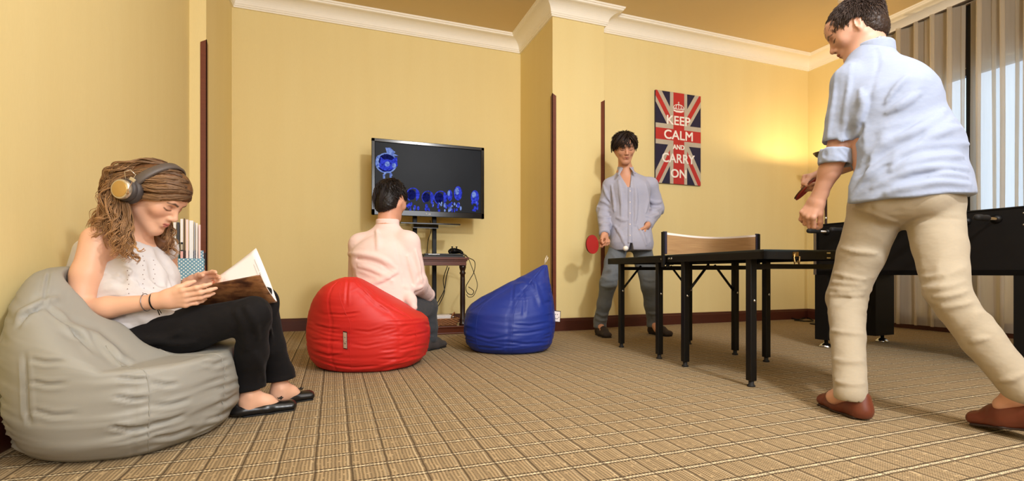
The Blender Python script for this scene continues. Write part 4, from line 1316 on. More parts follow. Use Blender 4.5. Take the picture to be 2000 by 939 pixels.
def creases(S, lines, d0, r=.006, k=.014, mode='add', lift=.25):
    """cloth folds: ridges (add) or valleys (sub) laid along lines on the cloth as they run in the photo"""
    base = S.copy(); base.wr = None; eye = np.array([0, 0, EYE_H]); new = []
    for ln in lines:
        rr = r
        if isinstance(ln[0], (int, float)): rr, ln = ln[0], ln[1:]
        ln = np.array(ln, float); n = 4 * (len(ln) - 1) + 1; t = np.linspace(0, len(ln) - 1, n)
        q = np.stack([np.interp(t, range(len(ln)), ln[:, i]) for i in (0, 1)], 1); pts = []
        for _ in range(3): q[1:-1] = (q[:-2] + 2 * q[1:-1] + q[2:]) / 4
        for x, y in q:
            st = P(x, y, d0); dr = nrm(st - eye); p = on_surface(base, st, dr, 80)
            if base.at(p[None, :])[0] < .004: pts.append(p - dr * rr * (lift if mode == 'add' else .55))
        if len(pts) < 3: continue
        for _ in range(2): pts = [pts[0]] + [(pts[i - 1] + 2 * pts[i] + pts[i + 1]) / 4 for i in range(1, len(pts) - 1)] + [pts[-1]]
        w = np.sin(np.linspace(.2, math.pi - .2, len(pts))) ** .8
        new.append((pts, [rr * x for x in w]))
    for pts, rs in new:
        if max(np.linalg.norm(pts[i + 1] - pts[i]) for i in range(len(pts) - 1)) > .12: continue
        S.poly(pts, rs, k, mode)


# ---- reader -----------------------------------------------------------------
WG = empty('person', (*Fl(480, 805)[:2], 0))
tag(WG, 'long haired woman in white sleeveless blouse and black trousers reading on the grey beanbag', 'person')
wskin = lin(228, 178, 148)
HF = Frame(P(299, 387, 1.745), V(.82, .06, -.56), V(.50, 0, .85), .97)
ws = V(0, 1, 0)
W = dict(neck=P(258, 470, 1.77), shn=P(188, 466, 1.64), eln=P(152, 608, 1.57), wrn=P(318, 586, 1.60), shf=P(318, 486, 1.91), elf=P(330, 600, 2.02), wrf=P(375, 553, 1.93),
         hipn=P(243, 682, 1.68), hipf=P(292, 680, 1.84), knn=P(494, 612, 1.71), knf=P(511, 590, 1.85), ann=P(489, 770, 1.83), anf=P(548, 756, 1.97), pel=P(262, 675, 1.76), che=P(262, 545, 1.77))
BS = SDF()
head(BS, HF, True, W['neck'] + V(.01, 0, .0), .050)
BS.ecap(W['pel'], W['che'], .15, .09, .13, .085, ws, .04); BS.ecap(W['che'], W['neck'] - UP * .05, .13, .08, .10, .06, ws, .04)
BS.cap(W['neck'] - UP * .045, W['shn'] + V(.0, .05, -.01), .036, .038, .04); BS.cap(W['neck'] - UP * .045, W['shf'] - UP * .01, .036, .038, .04)
BS.ell(W['shn'] + V(.002, .01, -.016), (.045, .042, .048), None, .03)
BS.chain([W['shn'], W['shn'] * .5 + W['eln'] * .5, W['eln']], [.041, .042, .035], .02); BS.chain([W['eln'], W['eln'] * .65 + W['wrn'] * .35, W['wrn']], [.035, .034, .0200], .015)
BS.ell(W['eln'] + V(-.006, -.004, -.008), (.030, .030, .030), None, .015)
BS.chain([W['shf'], W['elf']], [.045, .040], .03); BS.chain([W['elf'], W['wrf']], [.038, .022], .02)
BS.chain([W['hipn'], W['knn'], W['ann']], [.062, .040, .026], .02); BS.chain([W['hipf'], W['knf'], W['anf']], [.062, .040, .026], .02)
nh, nt_ = P(462, 812, 1.80), P(584, 797, 1.925); fh, ft_ = P(520, 790, 1.95), P(616, 778, 2.08)
nh = np.array([*(nh[:2]), 0.0]); nt_ = np.array([*nt_[:2], 0.0]); fh = np.array([*fh[:2], 0.0]); ft_ = np.array([*ft_[:2], 0.0])
for a_, h_, t__ in ((W['ann'], nh, nt_), (W['anf'], fh, ft_)):
    d_ = nrm(t__ - h_)
    BS.cap(a_, a_ - UP * .035 + d_ * .0, .029, .026, .02); BS.chain([a_ - UP * .020, a_ * .25 + (h_ * .45 + t__ * .55) * .75 + UP * .034 - UP * a_[2] * .25 + UP * a_[2] * .08, h_ * .30 + t__ * .70 + UP * .016], [.031, .023, .011], .03)
    BS.cap(a_ - UP * .03 - d_ * .01, h_ + d_ * .035 + UP * .026, .026, .024, .02)
    BS.ell(a_ - nrm(np.cross(d_, UP)) * -.02 + V(0, -.006, -.002), (.014, .014, .016), None, .01)
hand(BS, W['wrn'], V(.96, .10, .10), V(-.1, .9, .30), UP, [(10, 14, 8), (14, 18, 10), (20, 24, 12), (28, 30, 16)], .90, thumb=(.35, .75), spread=.07)
hand(BS, W['wrf'], V(.94, -.06, .22), V(.15, -.85, -.4), V(-.1, -.3, .9), [(16, 20, 12), (18, 22, 12), (22, 26, 14), (26, 30, 16)], .90, thumb=(.30, .6), spread=.10)
hl = P(300, 385, 1.74)
spots = face_spots(HF, lin(190, 98, 92), blush=lin(222, 150, 122), S=BS)
o_body = solid('body', BS, .0055, M['skin'], WG, wskin, spots, fine=[(HF.c - .135, HF.c + .135, .0026), (W['wrn'] + V(.06, .02, .0) - .13, W['wrn'] + V(.06, .02, .0) + .13, .0034), (W['wrf'] + V(.05, 0, .02) - .11, W['wrf'] + V(.05, 0, .02) + .11, .0034)])

# blouse
BL = SDF()
BL.ecap(W['pel'] + V(.02, 0, .02), W['che'] + V(0, 0, -.02), .165, .125, .150, .105, ws, .04)
BL.ecap(W['che'] + V(0, 0, -.02), W['neck'] + V(-.02, 0, -.075), .150, .105, .120, .078, ws, .05)
BL.cap(W['neck'] + V(-.0, -.03, -.040), W['shn'] + V(-.004, .040, -.004), .050, .052, .03); BL.cap(W['neck'] + V(.0, .05, -.040), W['shf'] + V(0, -.0, -.004), .050, .054, .03)
BL.ell(W['neck'] + V(.018, 0, -.075), (.070, .11, .060), (RGT, FWD, UP), .03)
BL.ell(W['neck'] + V(.030, -.02, -.020), (.052, .060, .022), (nrm(V(.9, 0, -.5)), FWD, nrm(V(.5, 0, .9))), .02)
BL.ecap(P(196, 560, 1.77), P(206, 492, 1.77), .13, .085, .12, .060, ws, .05)
BL.ell(W['che'] + V(.045, -.06, .015), (.052, .060, .055), None, .04); BL.ell(W['che'] + V(.045, .07, .015), (.052, .060, .055), None, .04)
BL.ell(P(305, 600, 1.74), (.085, .12, .055), None, .05)
BL.cap(P(345, 620, 1.69), P(300, 640, 1.68), .030, .034, .04)
# armhole at the near shoulder and the neckline
BL.cap(W['shn'] + V(0.004, -.045, .0), W['eln'] + V(0, -.02, 0), .052, .048, .008, 'sub')
BL.cap(W['shn'] + V(0.010, .000, -.035), W['shn'] + V(0.01, -.14, -.035), .050, .065, .008, 'sub')
BL.cap(HF(0, -.01, -.05), W['neck'] + V(.018, 0, .004), .050, .052, .006, 'sub')
BL.plane(P(205, 662, 1.66), V(-.28, 0, -1), .006)
BL.wr = wrinkles([(P(300, 590, 1.70), .14, V(.5, .3, -.5), 26, .010, 1), (P(270, 520, 1.68), .12, V(.3, 0, 1), 24, .006, 2), (P(330, 560, 1.74), .10, V(.2, .2, 1), 28, .007, 3), (P(235, 630, 1.62), .10, V(1, 0, .25), 30, .009, 4), (P(230, 560, 1.62), .08, V(1, 0, .2), 32, .008, 6)])
creases(BL, [((250, 520), (262, 560), (256, 600)), ((300, 500), (318, 540), (322, 585)), ((222, 560), (250, 575), (300, 572)), ((215, 598), (250, 606), (290, 596)), ((230, 640), (270, 628), (330, 618)), ((315, 600), (335, 612), (352, 625)), ((210, 620), (240, 632), (262, 652))], 1.3, .009, .014)
M['blouse'] = cloth('white_cotton', (212, 207, 206), weave=500, var=.03, bump=.2)
bl_o = solid('blouse', BL, .0045, M['blouse'], WG); bl_o['label'] = 'white sleeveless blouse'
# rows of small eyelets on the blouse front


ey = MB()
for px0, rows in ((249, range(528, 592, 9)), (279, range(500, 600, 9)), (300, range(508, 570, 9))):
    for q, py in enumerate(rows):
        st_ = P(px0 + (q % 2) * 2.5, py, 1.50); p_ = on_surface(BL, st_, st_ - np.array([0, 0, EYE_H]), 120)
        if BL.at(p_[None, :])[0] < .003:
            ey.lathe([(.0016, 0), (.0016, .0006)], p_, -nrm(st_ - np.array([0, 0, EYE_H])), 8)
ey.build('eyelets', plain('eyelet_grey_brown', (150, 130, 122), .8), bl_o, True)

# trousers
TR = SDF(); TR.ecap(W['hipn'] + V(0, .02, .0), W['hipf'] + V(0, -.02, .0), .105, .100, .105, .100, V(1, 0, 0), .04)
TR.ell(W['pel'] + V(.0, 0, .01), (.125, .155, .10), (RGT, FWD, UP), .04)
TR.chain([W['hipn'], W['hipn'] * .45 + W['knn'] * .55 + UP * .004, W['knn'], W['knn'] * .55 + W['ann'] * .45 + V(-.002, .005, 0), W['ann'] + UP * .055], [.088, .072, .056, .051, .050], .02)
TR.chain([W['hipf'], W['hipf'] * .45 + W['knf'] * .55, W['knf'], W['knf'] * .5 + W['anf'] * .5, W['anf'] + UP * .050], [.088, .070, .055, .047, .048], .02)
TR.ecap(W['ann'] + UP * .055, W['ann'] + UP * .030, .046, .046, .052, .052, V(1, 0, 0), .02); TR.ecap(W['anf'] + UP * .055, W['anf'] + UP * .028, .050, .050, .058, .056, V(1, 0, 0), .02)
TR.plane(W['ann'] + UP * .018, -UP + V(.12, 0, 0), .003)
TR.cap(W['ann'] - UP * .020, W['ann'] - UP * .06, .036, .042, .003, 'sub'); TR.cap(W['anf'] - UP * .008, W['anf'] - UP * .05, .044, .050, .003, 'sub')
TR.wr = wrinkles([(W['knn'] + V(-.03, -.04, -.02), .08, V(.4, 0, -1), 36, .005, 1), (W['hipn'] + V(.05, -.06, .03), .14, V(.6, 0, -.5), 22, .014, 2), ((W['knn'] + W['ann']) / 2, .16, V(.1, 0, 1), 18, .004, 3),
                  ((W['hipn'] + W['knn']) / 2, .14, V(1, 0, .4), 20, .004, 5), (W['knf'], .1, V(.4, 0, -1), 30, .004, 7)])
creases(TR, [((262, 672), (285, 690), (292, 708)), ((300, 660), (330, 672), (380, 668)), ((255, 665), (300, 668), (350, 650)), ((480, 600), (500, 625), (505, 660)), ((462, 610), (478, 640), (482, 680)), ((500, 690), (510, 715), (518, 742)), ((520, 600), (530, 640), (528, 690))], 1.3, .006, .016)
M['wtrouser'] = cloth('black_trouser_cloth', (25, 23, 24), weave=600, var=.3, bump=.3, sheen=.03)
tr_o = solid('trousers', TR, .005, M['wtrouser'], WG); tr_o['label'] = 'slim black trousers'
M['ballet'] = plain('black_patent', (18, 17, 18), .28)
M['bsole'] = plain('black_sole', (14, 13, 13), .6)
shoe(WG, 'shoe', nh, nt_, M['ballet'], M['bsole'], low=True, label='black ballet flat with bow', bow=True)
shoe(WG, 'shoe', fh, ft_, M['ballet'], M['bsole'], low=True, label='black ballet flat with bow', bow=True)
# bracelets on the near wrist
fa_ = nrm(W['wrn'] - W['eln'])
for nm_, t, r, th, mt in (('bracelet', .90, .0265, .0022, 'blackm'), ('bracelet', .80, .0285, .0013, None)):
    c = W['eln'] + (W['wrn'] - W['eln']) * t; a_ = nrm(np.cross(fa_, UP)); b_ = np.cross(fa_, a_)
    ring = [c + r * (math.cos(w) * a_ + math.sin(w) * b_) for w in np.linspace(0, 2 * math.pi, 25)]
    mb = MB().tube(ring, th, 6, cap=False)
    if mt is None:
        mt = 'alu'
        for w in (2.6, 2.9, 3.2): mb.lathe([(.005, 0), (.006, .001), (.002, .0015)], c + (r + .001) * (math.cos(w) * a_ + math.sin(w) * b_), (math.cos(w) * a_ + math.sin(w) * b_), 8)
    else:
        mb.tube([ring[9], ring[9] + V(0, -.004, -.012), ring[9] + V(.006, -.004, -.028)], .0016, 5); mb.tube([ring[9], ring[9] + V(.004, -.004, -.010), ring[9] + V(.012, -.004, -.022)], .0013, 5)
    br_ = mb.build(nm_, M[mt], WG, True); br_['label'] = 'black cord bracelet' if th > .002 else 'fine silver bracelet'

# long curly hair
rng = np.random.RandomState(7)
HB_ = SDF(); HB_.ell(HF(0, -.014, .044), (.086 * .97, .110 * .97, .093 * .97), HF.ax(), .02); HB_.ell(HF(0, .03, .075), (.066, .062, .048), HF.ax(), .03)
HB_.ell(HF(0, -.075, -.03), (.070, .050, .075), HF.ax(), .04)
HB_.cap(HF(-.045, -.070, -.03), W['neck'] + V(-.045, -.075, .030), .044, .034, .04); HB_.cap(HF(0, -.085, -.03), W['neck'] + V(-.055, 0, .030), .050, .036, .04)
HB_.cap(HF(.045, -.05, -.04), W['neck'] + V(.055, .075, -.0), .040, .036, .04)
fc = HF(0, .118, -.045); HB_.ell(HF(0, .134, -.042), (.088, .066, .094), HF.ax(), .012, 'sub')
HB_.ell(HF(-.074, .058, -.065), (.035, .060, .062), HF.ax(), .010, 'sub'); HB_.ell(HF(.074, .066, -.065), (.030, .060, .062), HF.ax(), .010, 'sub')
HB_.wr = lambda p: .0018 * folds(p - HF.c, HF.f * .7 - HF.u + .0 * HF.s, 95, 6, 3)
hv, hf_ = HB_.mesh(.0038)
hc = lin(104, 70, 44)
hn = .5 + .5 * folds(hv - HF.c, HF.f * .6 - HF.u, 120, 7, 9)
parts = [(hv, hf_, np.array(hc)[None, :] * (.75 + .6 * hn[:, None]))]


def lock(pts, n, spread, curl, width, c0, c1, seed, m=40, curl_from=.25, turns=3.6):
    """n wavy strands that follow a guide line"""
    r = np.random.RandomState(seed); G = np.array(pts, float); tt_ = np.linspace(0, len(G) - 1, m)
    g = np.stack([np.interp(tt_, range(len(G)), G[:, i]) for i in range(3)], 1)
    for _ in range(3): g[1:-1] = (g[:-2] + g[2:] + 2 * g[1:-1]) / 4
    out = []; t = np.linspace(0, 1, m)
    sp = np.interp(t, np.linspace(0, 1, len(spread)), spread); per = 6 if curl > .006 else 3
    if curl > .006: n = n * 3
    for k in range(n):
        if k % per == 0:
            o = r.normal(0, 1, 3); o /= max(np.linalg.norm(o), .5); ph = r.uniform(0, 6.28); tn = turns * r.uniform(.7, 1.3); e = r.uniform(.72, 1.10)
            a = nrm(np.cross(g[-1] - g[0], r.normal(0, 1, 3))); b = nrm(np.cross(g[-1] - g[0], a)); am = r.uniform(.6, 1.2); sh_ = r.uniform(0, 1)
        amp = curl * np.clip((t - curl_from) / (1 - curl_from), 0, 1) ** .7 * am * r.uniform(.85, 1.15)
        q = np.stack([np.interp(np.clip(t * e, 0, 1), t, g[:, i]) for i in range(3)], 1)
        q = q + (o + r.normal(0, .12, 3))[None, :] * sp[:, None] + amp[:, None] * (np.cos(ph + r.normal(0, .22) + t * tn * 6.28)[:, None] * a + np.sin(ph + t * tn * 6.28)[:, None] * b)
        for _ in range(2):          # keep the strand outside the head
            dd = HB_.at(q); q = q + np.clip(.0016 - dd, 0, .02)[:, None] * (q - HF.c) / np.linalg.norm(q - HF.c, axis=1, keepdims=True) * (dd > -.03)[:, None]
        out.append(q)
    w = r.uniform(.6, 1.25, n) * width
    v, f = strands(out, w)
    mixv = (.55 * np.repeat(r.uniform(0, 1, n // per + 1), per)[:n] + .45 * r.uniform(0, 1, n))[:, None, None]; tv_ = t[None, :, None]
    c = (np.array(c0) * (1 - tv_) + np.array(c1) * tv_) * (.55 + 1.0 * mixv)
    return v, f, c.repeat(4, 1).reshape(-1, 3)


cr0, tip0 = lin(92, 68, 50), lin(188, 142, 96)
sk = lambda s, f, u: HF(s, f, u)
guides = [
    # swept back from the parting over the near side, then down behind the ear cup on to the shoulder
    ([sk(-.02, .085, .105), sk(-.075, .03, .085), sk(-.098, -.045, .03), sk(-.105, -.085, -.06), P(222, 440, 1.62), P(215, 478, 1.60)], 46, [.004, .008, .014, .028], .014),
    ([sk(-.02, .05, .128), sk(-.080, -.02, .095), sk(-.100, -.080, .01), P(225, 415, 1.64), P(205, 445, 1.62), P(198, 468, 1.62)], 46, [.004, .010, .018, .030], .015),
    ([sk(-.01, .0, .136), sk(-.060, -.07, .105), sk(-.085, -.118, .02), P(215, 405, 1.70), P(197, 438, 1.68)], 40, [.004, .012, .020, .032], .016),
    ([sk(-.005, -.03, .134), sk(-.03, -.105, .08), sk(-.05, -.135, -.01), P(205, 420, 1.76), P(192, 452, 1.74)], 30, [.004, .014, .022, .030], .014),
    # front locks by the near cheek down the chest
    ([sk(-.085, -.040, -.02), P(252, 420, 1.63), P(250, 460, 1.60), P(252, 490, 1.59), P(262, 510, 1.585)], 34, [.010, .014, .018, .020], .012),
    ([sk(-.080, -.055, -.03), P(235, 425, 1.62), P(232, 465, 1.59), P(238, 497, 1.585)], 40, [.010, .016, .020, .024], .014),
    # far side of the face
    ([sk(.060, -.01, -.02), P(330, 440, 1.86), P(332, 465, 1.87), P(328, 492, 1.87)], 40, [.010, .014, .016, .018], .012),
    ([sk(.065, .02, -.03), P(322, 440, 1.84), P(320, 470, 1.84), P(336, 497, 1.86)], 34, [.010, .014, .018, .020], .012),
    # smooth top
    ([sk(.005, .098, .092), sk(-.045, .078, .085), sk(-.080, .036, .052), sk(-.094, -.02, .03), sk(-.097, -.05, -.01)], 110, [.004, .009, .012, .012], .002),
    ([sk(.008, .104, .078), sk(-.038, .094, .066), sk(-.072, .064, .036), sk(-.088, .018, .008), sk(-.094, -.03, -.03)], 120, [.003, .006, .009, .010], .002),
    ([sk(.0, .070, .120), sk(-.055, .050, .105), sk(-.088, .0, .065), sk(-.100, -.045, .02)], 100, [.004, .010, .012, .012], .002),
    ([sk(.0, .030, .134), sk(-.050, .015, .118), sk(-.086, -.025, .075), sk(-.102, -.055, .03)], 90, [.004, .011, .013, .012], .002),
    ([sk(.012, .102, .074), sk(-.026, .100, .060), sk(-.060, .074, .040), sk(-.082, .035, .022)], 70, [.003, .004, .006, .008], .002),
    ([sk(.008, .100, .070), sk(.040, .088, .060), sk(.068, .058, .020), sk(.078, .025, -.02)], 24, [.003, .006, .009, .010], .002),
]
for i, (g, n, spd, cu) in enumerate(guides):
    parts.append(lock(g, n, spd, cu * .85, .0017 if cu > .01 else .0015, cr0, tip0 if cu > .01 else lin(168, 128, 88), 20 + i))
for i, (a_, b_) in enumerate(((P(262, 480, 1.575), P(286, 489, 1.56)), (P(250, 380, 1.60), P(256, 352, 1.60)), (P(200, 418, 1.66), P(190, 425, 1.66)))):
    g = [a_, a_ * .6 + b_ * .4 + UP * -.012, b_]; parts.append(lock(g, 5, [.002, .004, .004], .006, .0016, tip0, tip0, 60 + i, curl_from=.1, turns=1.6))
ho = join_mesh('hair', parts, M['hair'], WG); ho['label'] = 'long curly light brown hair'

# headphones
hp = empty('headphones', HF(-.09, -.01, 0)); tag(hp, 'dark grey over-ear headphones with gold discs worn by the seated reader', 'headphones')
M['hpband'] = plain('brown_grey_leather', (86, 76, 70), .5, bump=.1); M['hpgold'] = plain('brushed_gold', (206, 172, 112), .28, .75, scale=8, var=.15); M['hpsilver'] = plain('pale_champagne_metal', (214, 204, 186), .3, .8)
M['hpcush'] = plain('dark_grey_cushion', (62, 54, 52), .55)
ea, ef, eu = HF.s, HF.f, HF.u
bd = []; ns = 30
for i in range(ns + 1):
    w = math.pi * (i / ns); cx_, cz_ = -math.cos(w), math.sin(w)
    bd.append(HF(cx_ * .104, -.018 + .022 * cz_, .030 + cz_ * .112))
mb = MB(); vs = []; fs = []
for i, p in enumerate(bd):
    w = math.pi * (i / ns); out = nrm(HF.rot(-math.cos(w), 0, math.sin(w))); al = HF.rot(0, 1, .0)
    hw = .0165
    for (a_, b_) in ((-hw, 0), (-hw * .7, .006), (hw * .7, .006), (hw, 0), (hw * .7, -.005), (-hw * .7, -.005)): vs.append(p + al * a_ + out * b_)
for i in range(ns):
    for k in range(6): fs.append((i * 6 + k, i * 6 + (k + 1) % 6, i * 6 + 6 + (k + 1) % 6, i * 6 + 6 + k))
fs += [tuple(range(6)), tuple(ns * 6 + k for k in range(6))]
mb.add(vs, fs, 0, True).build('headband', M['hpband'], hp, True)
for q in (-1, 1):
    c = HF(q * .088, -.018, .004); ax_ = nrm(HF.rot(q, -.12, -.05))
    cu_ = MB().lathe([(.030, -.004), (.042, .0), (.045, .008), (.043, .018), (.036, .022)], c, ax_, 32).build('ear_cushion', M['hpcush'], hp, True)
    MB().lathe([(.037, .018), (.039, .022), (.037, .030), (.030, .034)], c, ax_, 32).build('ear_cup', M['hpcush'], hp, True)
    MB().lathe([(.031, .032), (.033, .036), (.033, .046), (.030, .050), (.027, .050)], c, ax_, 32).build('cup_ring', M['hpsilver'], hp, True)
    MB().lathe([(.028, .045), (.028, .0495), (.024, .0515), (.001, .0525)], c, ax_, 32).build('cup_disc', M['hpgold'], hp, True)
    top = HF(q * .104, -.018, .034); bot = c + ax_ * .030 + eu * .030
    MB().box((-.010, -.003, -.018), (.010, .003, .018), bev=.002, T=Matrix.Translation(tuple((top + bot) / 2 + ax_ * .004)) @ Matrix(((*[ef[i] if 0 else 0 for i in range(0)],),) if 0 else [[ef[0], ax_[0], eu[0]], [ef[1], ax_[1], eu[1]], [ef[2], ax_[2], eu[2]]]).to_4x4()).build('yoke', M['hpsilver'], hp, True)
    MB().tube([c + ax_ * .030 - ef * .012 + eu * .028, c + ax_ * .034 - ef * .030 + eu * .052, c + ax_ * .030 - ef * .020 + eu * .066, c + ax_ * .024 + ef * -.002 + eu * .060, c + ax_ * .026 + eu * .040], .0012, 5).build('loop_wire', M['hpsilver'], hp, True)

# magazine in her hands
mgz = empty('magazine', P(440, 600, 1.80)); tag(mgz, 'open magazine with brown cover and white pages held by the seated reader', 'magazine')


def sheet(c00, c10, c01, c11, sag, nu=18, nv=12, th=.002, mat=0, n_=None, edge=None):
    """curved sheet: u from spine to fore edge, v along the spine; sag bends it along its normal"""
    c00, c10, c01, c11 = [np.array(q, float) for q in (c00, c10, c01, c11)]
    nn = nrm(np.cross(c10 - c00, c01 - c00)) if n_ is None else nrm(n_); vs = []; fs = []
    for lay in (0, 1):
        for i in range(nu + 1):
            for j in range(nv + 1):
                u, v = i / nu, j / nv
                p = (c00 * (1 - u) + c10 * u) * (1 - v) + (c01 * (1 - u) + c11 * u) * v
                s = sag(u, v); vs.append(p + nn * (s - th * lay))
    m = (nu + 1) * (nv + 1); k = nv + 1
    for i in range(nu):
        for j in range(nv):
            a = i * k + j; fs.append((a, a + 1, a + k + 1, a + k)); fs.append((a + m, a + k + m, a + k + 1 + m, a + 1 + m))
    rim = [i * k for i in range(nu + 1)] + [nu * k + j for j in range(1, nv + 1)] + [i * k + nv for i in range(nu - 1, -1, -1)] + [j for j in range(nv - 1, 0, -1)]
    for q in range(len(rim)):
        a, b_ = rim[q], rim[(q + 1) % len(rim)]; fs.append((a, b_, b_ + m, a + m))
    return vs, fs


# spine (on the lap) and the two fore edges, seen from the lens
sp0, sp1 = P(352, 622, 1.76), P(538, 588, 1.80)
n0, n1 = P(372, 562, 1.655), P(508, 536, 1.70)
f0, f1 = P(352, 583, 1.86), P(500, 484, 1.95)
mcv = NT('magazine_cover_print'); sA = mcv.noise(mcv.coord(scale=(5, 5, 16)), 2.2, 5, .6)
mcv_ = mcv.done(mcv.ramp(sA, [(.28, lin(36, 20, 18)), (.42, lin(96, 60, 40)), (.55, lin(150, 104, 66)), (.66, lin(112, 70, 48)), (.78, lin(34, 20, 18))]), .38)
mpg = NT('magazine_page_print'); tcp = mpg.n('ShaderNodeTexCoord')
at = mpg.n('ShaderNodeAttribute', attribute_name='Col'); pn = mpg.noise(mpg.coord(), 26, 4, .6)
ph = mpg.ramp(pn, [(.30, lin(226, 190, 150)), (.46, lin(236, 206, 176)), (.56, lin(206, 110, 74)), (.66, lin(238, 214, 190)), (.8, lin(214, 170, 96))])
mpg_ = mpg.done(mpg.mix(at.outputs['Fac'], lin(240, 232, 228), ph), .42)


def build_sheet(name, args, mat, colfn=None, **kw):
    vs, fs = sheet(*args, **kw); mb = MB().add(vs, fs, 0, True); o = mb.build(name, mat, mgz, True)
    if colfn is not None:
        me = o.data; at_ = me.color_attributes.new('Col', 'FLOAT_COLOR', 'POINT'); k = 13; n = len(vs) // 2; cc_ = []
        for q in range(len(vs)):
            i, j = divmod(q % n, k); g_ = colfn(i / 18, j / 12); cc_ += [g_, g_, g_, 1]
        at_.data.foreach_set('color', cc_)
    return o


sagn = lambda u, v: -.012 * math.sin(math.pi * u) + .020 * (v - .5) ** 2 * 0
build_sheet('front_cover', (sp0, n0, sp1, n1), mcv_, sag=lambda u, v: .014 * math.sin(math.pi * u) * (1), n_=V(0, -1, .3))
build_sheet('page_stack', (sp0 + V(0, .004, .001), n0 + V(0, .006, .001), sp1 + V(-.002, .004, .001), n1 + V(-.003, .006, .0)), M['paper'], sag=lambda u, v: .013 * math.sin(math.pi * u) - .001, n_=V(0, -1, .3), th=.006)
cf = lambda u, v: float(np.clip((.56 - v) * 8, 0, 1))
build_sheet('back_page_stack', (sp0 + V(0, .010, .002), f0, sp1 + V(0, .008, .002), f1), mpg_, cf, sag=lambda u, v: -.020 * math.sin(math.pi * u) - .012 * math.sin(math.pi * v) * u, n_=V(0, -.75, .6), th=.005)
build_sheet('turning_page', (sp0 + V(0, .008, .003), P(366, 575, 1.76), sp1 + V(-.001, .006, .002), P(470, 541, 1.78)), mpg_, cf, sag=lambda u, v: .012 * math.sin(math.pi * u), n_=V(0, -.75, .6), th=.0006)
build_sheet('back_cover', (sp0 + V(0, .012, -.003), f0 + V(0, .006, -.006), sp1 + V(0, .012, -.003), f1 + V(.0, .006, -.006)), mcv_, sag=lambda u, v: -.020 * math.sin(math.pi * u) - .012 * math.sin(math.pi * v) * u, n_=V(0, -.75, .6), th=.001)
# faint lines of print near the far corner of the page
prn = MB()


def page_pt(u, v, lift=.0016):
    a, b, c, d = [np.array(q, float) for q in (sp0 + V(0, .010, .002), f0, sp1 + V(0, .008, .002), f1)]
    p = (a * (1 - u) + b * u) * (1 - v) + (c * (1 - u) + d * u) * v; n_ = nrm(V(0, -.75, .6))
    return p + n_ * (-.020 * math.sin(math.pi * u) - .012 * math.sin(math.pi * v) * u + lift)


for v_, u0, u1, w_, gap in ((.93, .45, .62, .010, .026), (.93, .65, .86, .006, .018), (.90, .50, .80, .004, .012), (.88, .42, .62, .004, .012)):
    u = u0
    while u < u1:
        a = page_pt(u, v_ - w_); b = page_pt(u, v_ + w_ * .6); c = page_pt(u + gap * .45, v_ + w_ * .6); d = page_pt(u + gap * .45, v_ - w_)
        prn.add([a, b, c, d], [(0, 1, 2, 3)]); u += gap
prn.build('page_print', plain('grey_ink', (150, 140, 138), .6), mgz, True, fix=False)
# ---- generic clothes for the three men --------------------------------------


def leg_cloth(S, pts, rs, hem_dir=None, k=.03):
    S.chain(pts, rs, k); return S


# ---- standing player ---------------------------------------------------------
MG = empty('person', (*P(1225, 655, 4.12)[:2], 0))
tag(MG, 'dark haired man in grey blue shirt and grey jeans standing with a red paddle', 'person')
mskin = lin(214, 156, 124)
F1 = Frame(P(1220, 291, 4.20), V(-.02, -.90, -.36), V(-.05, -.34, .94), 1.06)
A = dict(pel=P(1231, 462, 4.24), wai=P(1230, 425, 4.26), che=P(1230, 372, 4.27), neck=P(1221, 332, 4.28),
         sha=P(1192, 362, 4.30), ela=P(1179, 412, 4.34), wra=P(1181, 459, 4.14), shb=P(1270, 361, 4.30), elb=P(1283, 408, 4.36), wrb=P(1264, 440, 4.15),
         hipa=P(1211, 472, 4.27), hipb=P(1251, 470, 4.28), kna=P(1188, 553, 4.06), knb=P(1268, 558, 4.14), ana=P(1172, 632, 4.16), anb=P(1276, 630, 4.22))
Sm = SDF(); head(Sm, F1, False, A['neck'], .049)
Sm.ecap(A['pel'], A['che'], .14, .09, .16, .10, RGT, .05); Sm.ecap(A['che'], A['neck'] - UP * .03, .15, .09, .07, .06, RGT, .05)
Sm.cap(A['neck'] - UP * .03, A['sha'] - UP * .01, .04, .045, .04); Sm.cap(A['neck'] - UP * .03, A['shb'] - UP * .01, .04, .045, .04)
for a, b, c in (('sha', 'ela', 'wra'), ('shb', 'elb', 'wrb')):
    Sm.chain([A[a], A[b]], [.046, .036], .02); Sm.chain([A[b], A[c]], [.036, .025], .02)
for a, b, c in (('hipa', 'kna', 'ana'), ('hipb', 'knb', 'anb')):
    Sm.chain([A[a], A[b], A[c]], [.075, .050, .032], .03); Sm.cap(A[c], A[c] + V(0, -.10, -.05), .03, .025, .03)
hand(Sm, A['wra'], V(-.15, -.25, -.95), V(.30, -.85, .2), V(-.9, -.2, .1), [(20, 60, 30), (62, 70, 40), (66, 74, 40), (70, 78, 40)], 1.0, thumb=(.25, .75), spread=.06)
hand(Sm, A['wrb'], V(-.50, -.30, -.80), V(-.72, .10, .45), V(-.05, -.95, .2), [(10, 14, 8), (14, 18, 10), (18, 22, 12), (22, 26, 14)], 1.02, thumb=(.45, .5), spread=.14)
sp1_ = face_spots(F1, lin(178, 104, 92), brow=lin(36, 24, 18), S=Sm)
stub = SDF().ecap(F1(0, .06, -.05), F1(0, .06, -.10), .05, .05, .035, .04, F1.s); sp1_.append((stub, lin(176, 122, 98), .03, .35))
solid('body', Sm, .008, M['skin'], MG, mskin, sp1_, fine=[(F1.c - .15, F1.c + .15, .0036), (A['wra'] - .13 - UP * .05, A['wra'] + .10, .0045), (A['wrb'] - .14 - UP * .05, A['wrb'] + .10, .0045)])


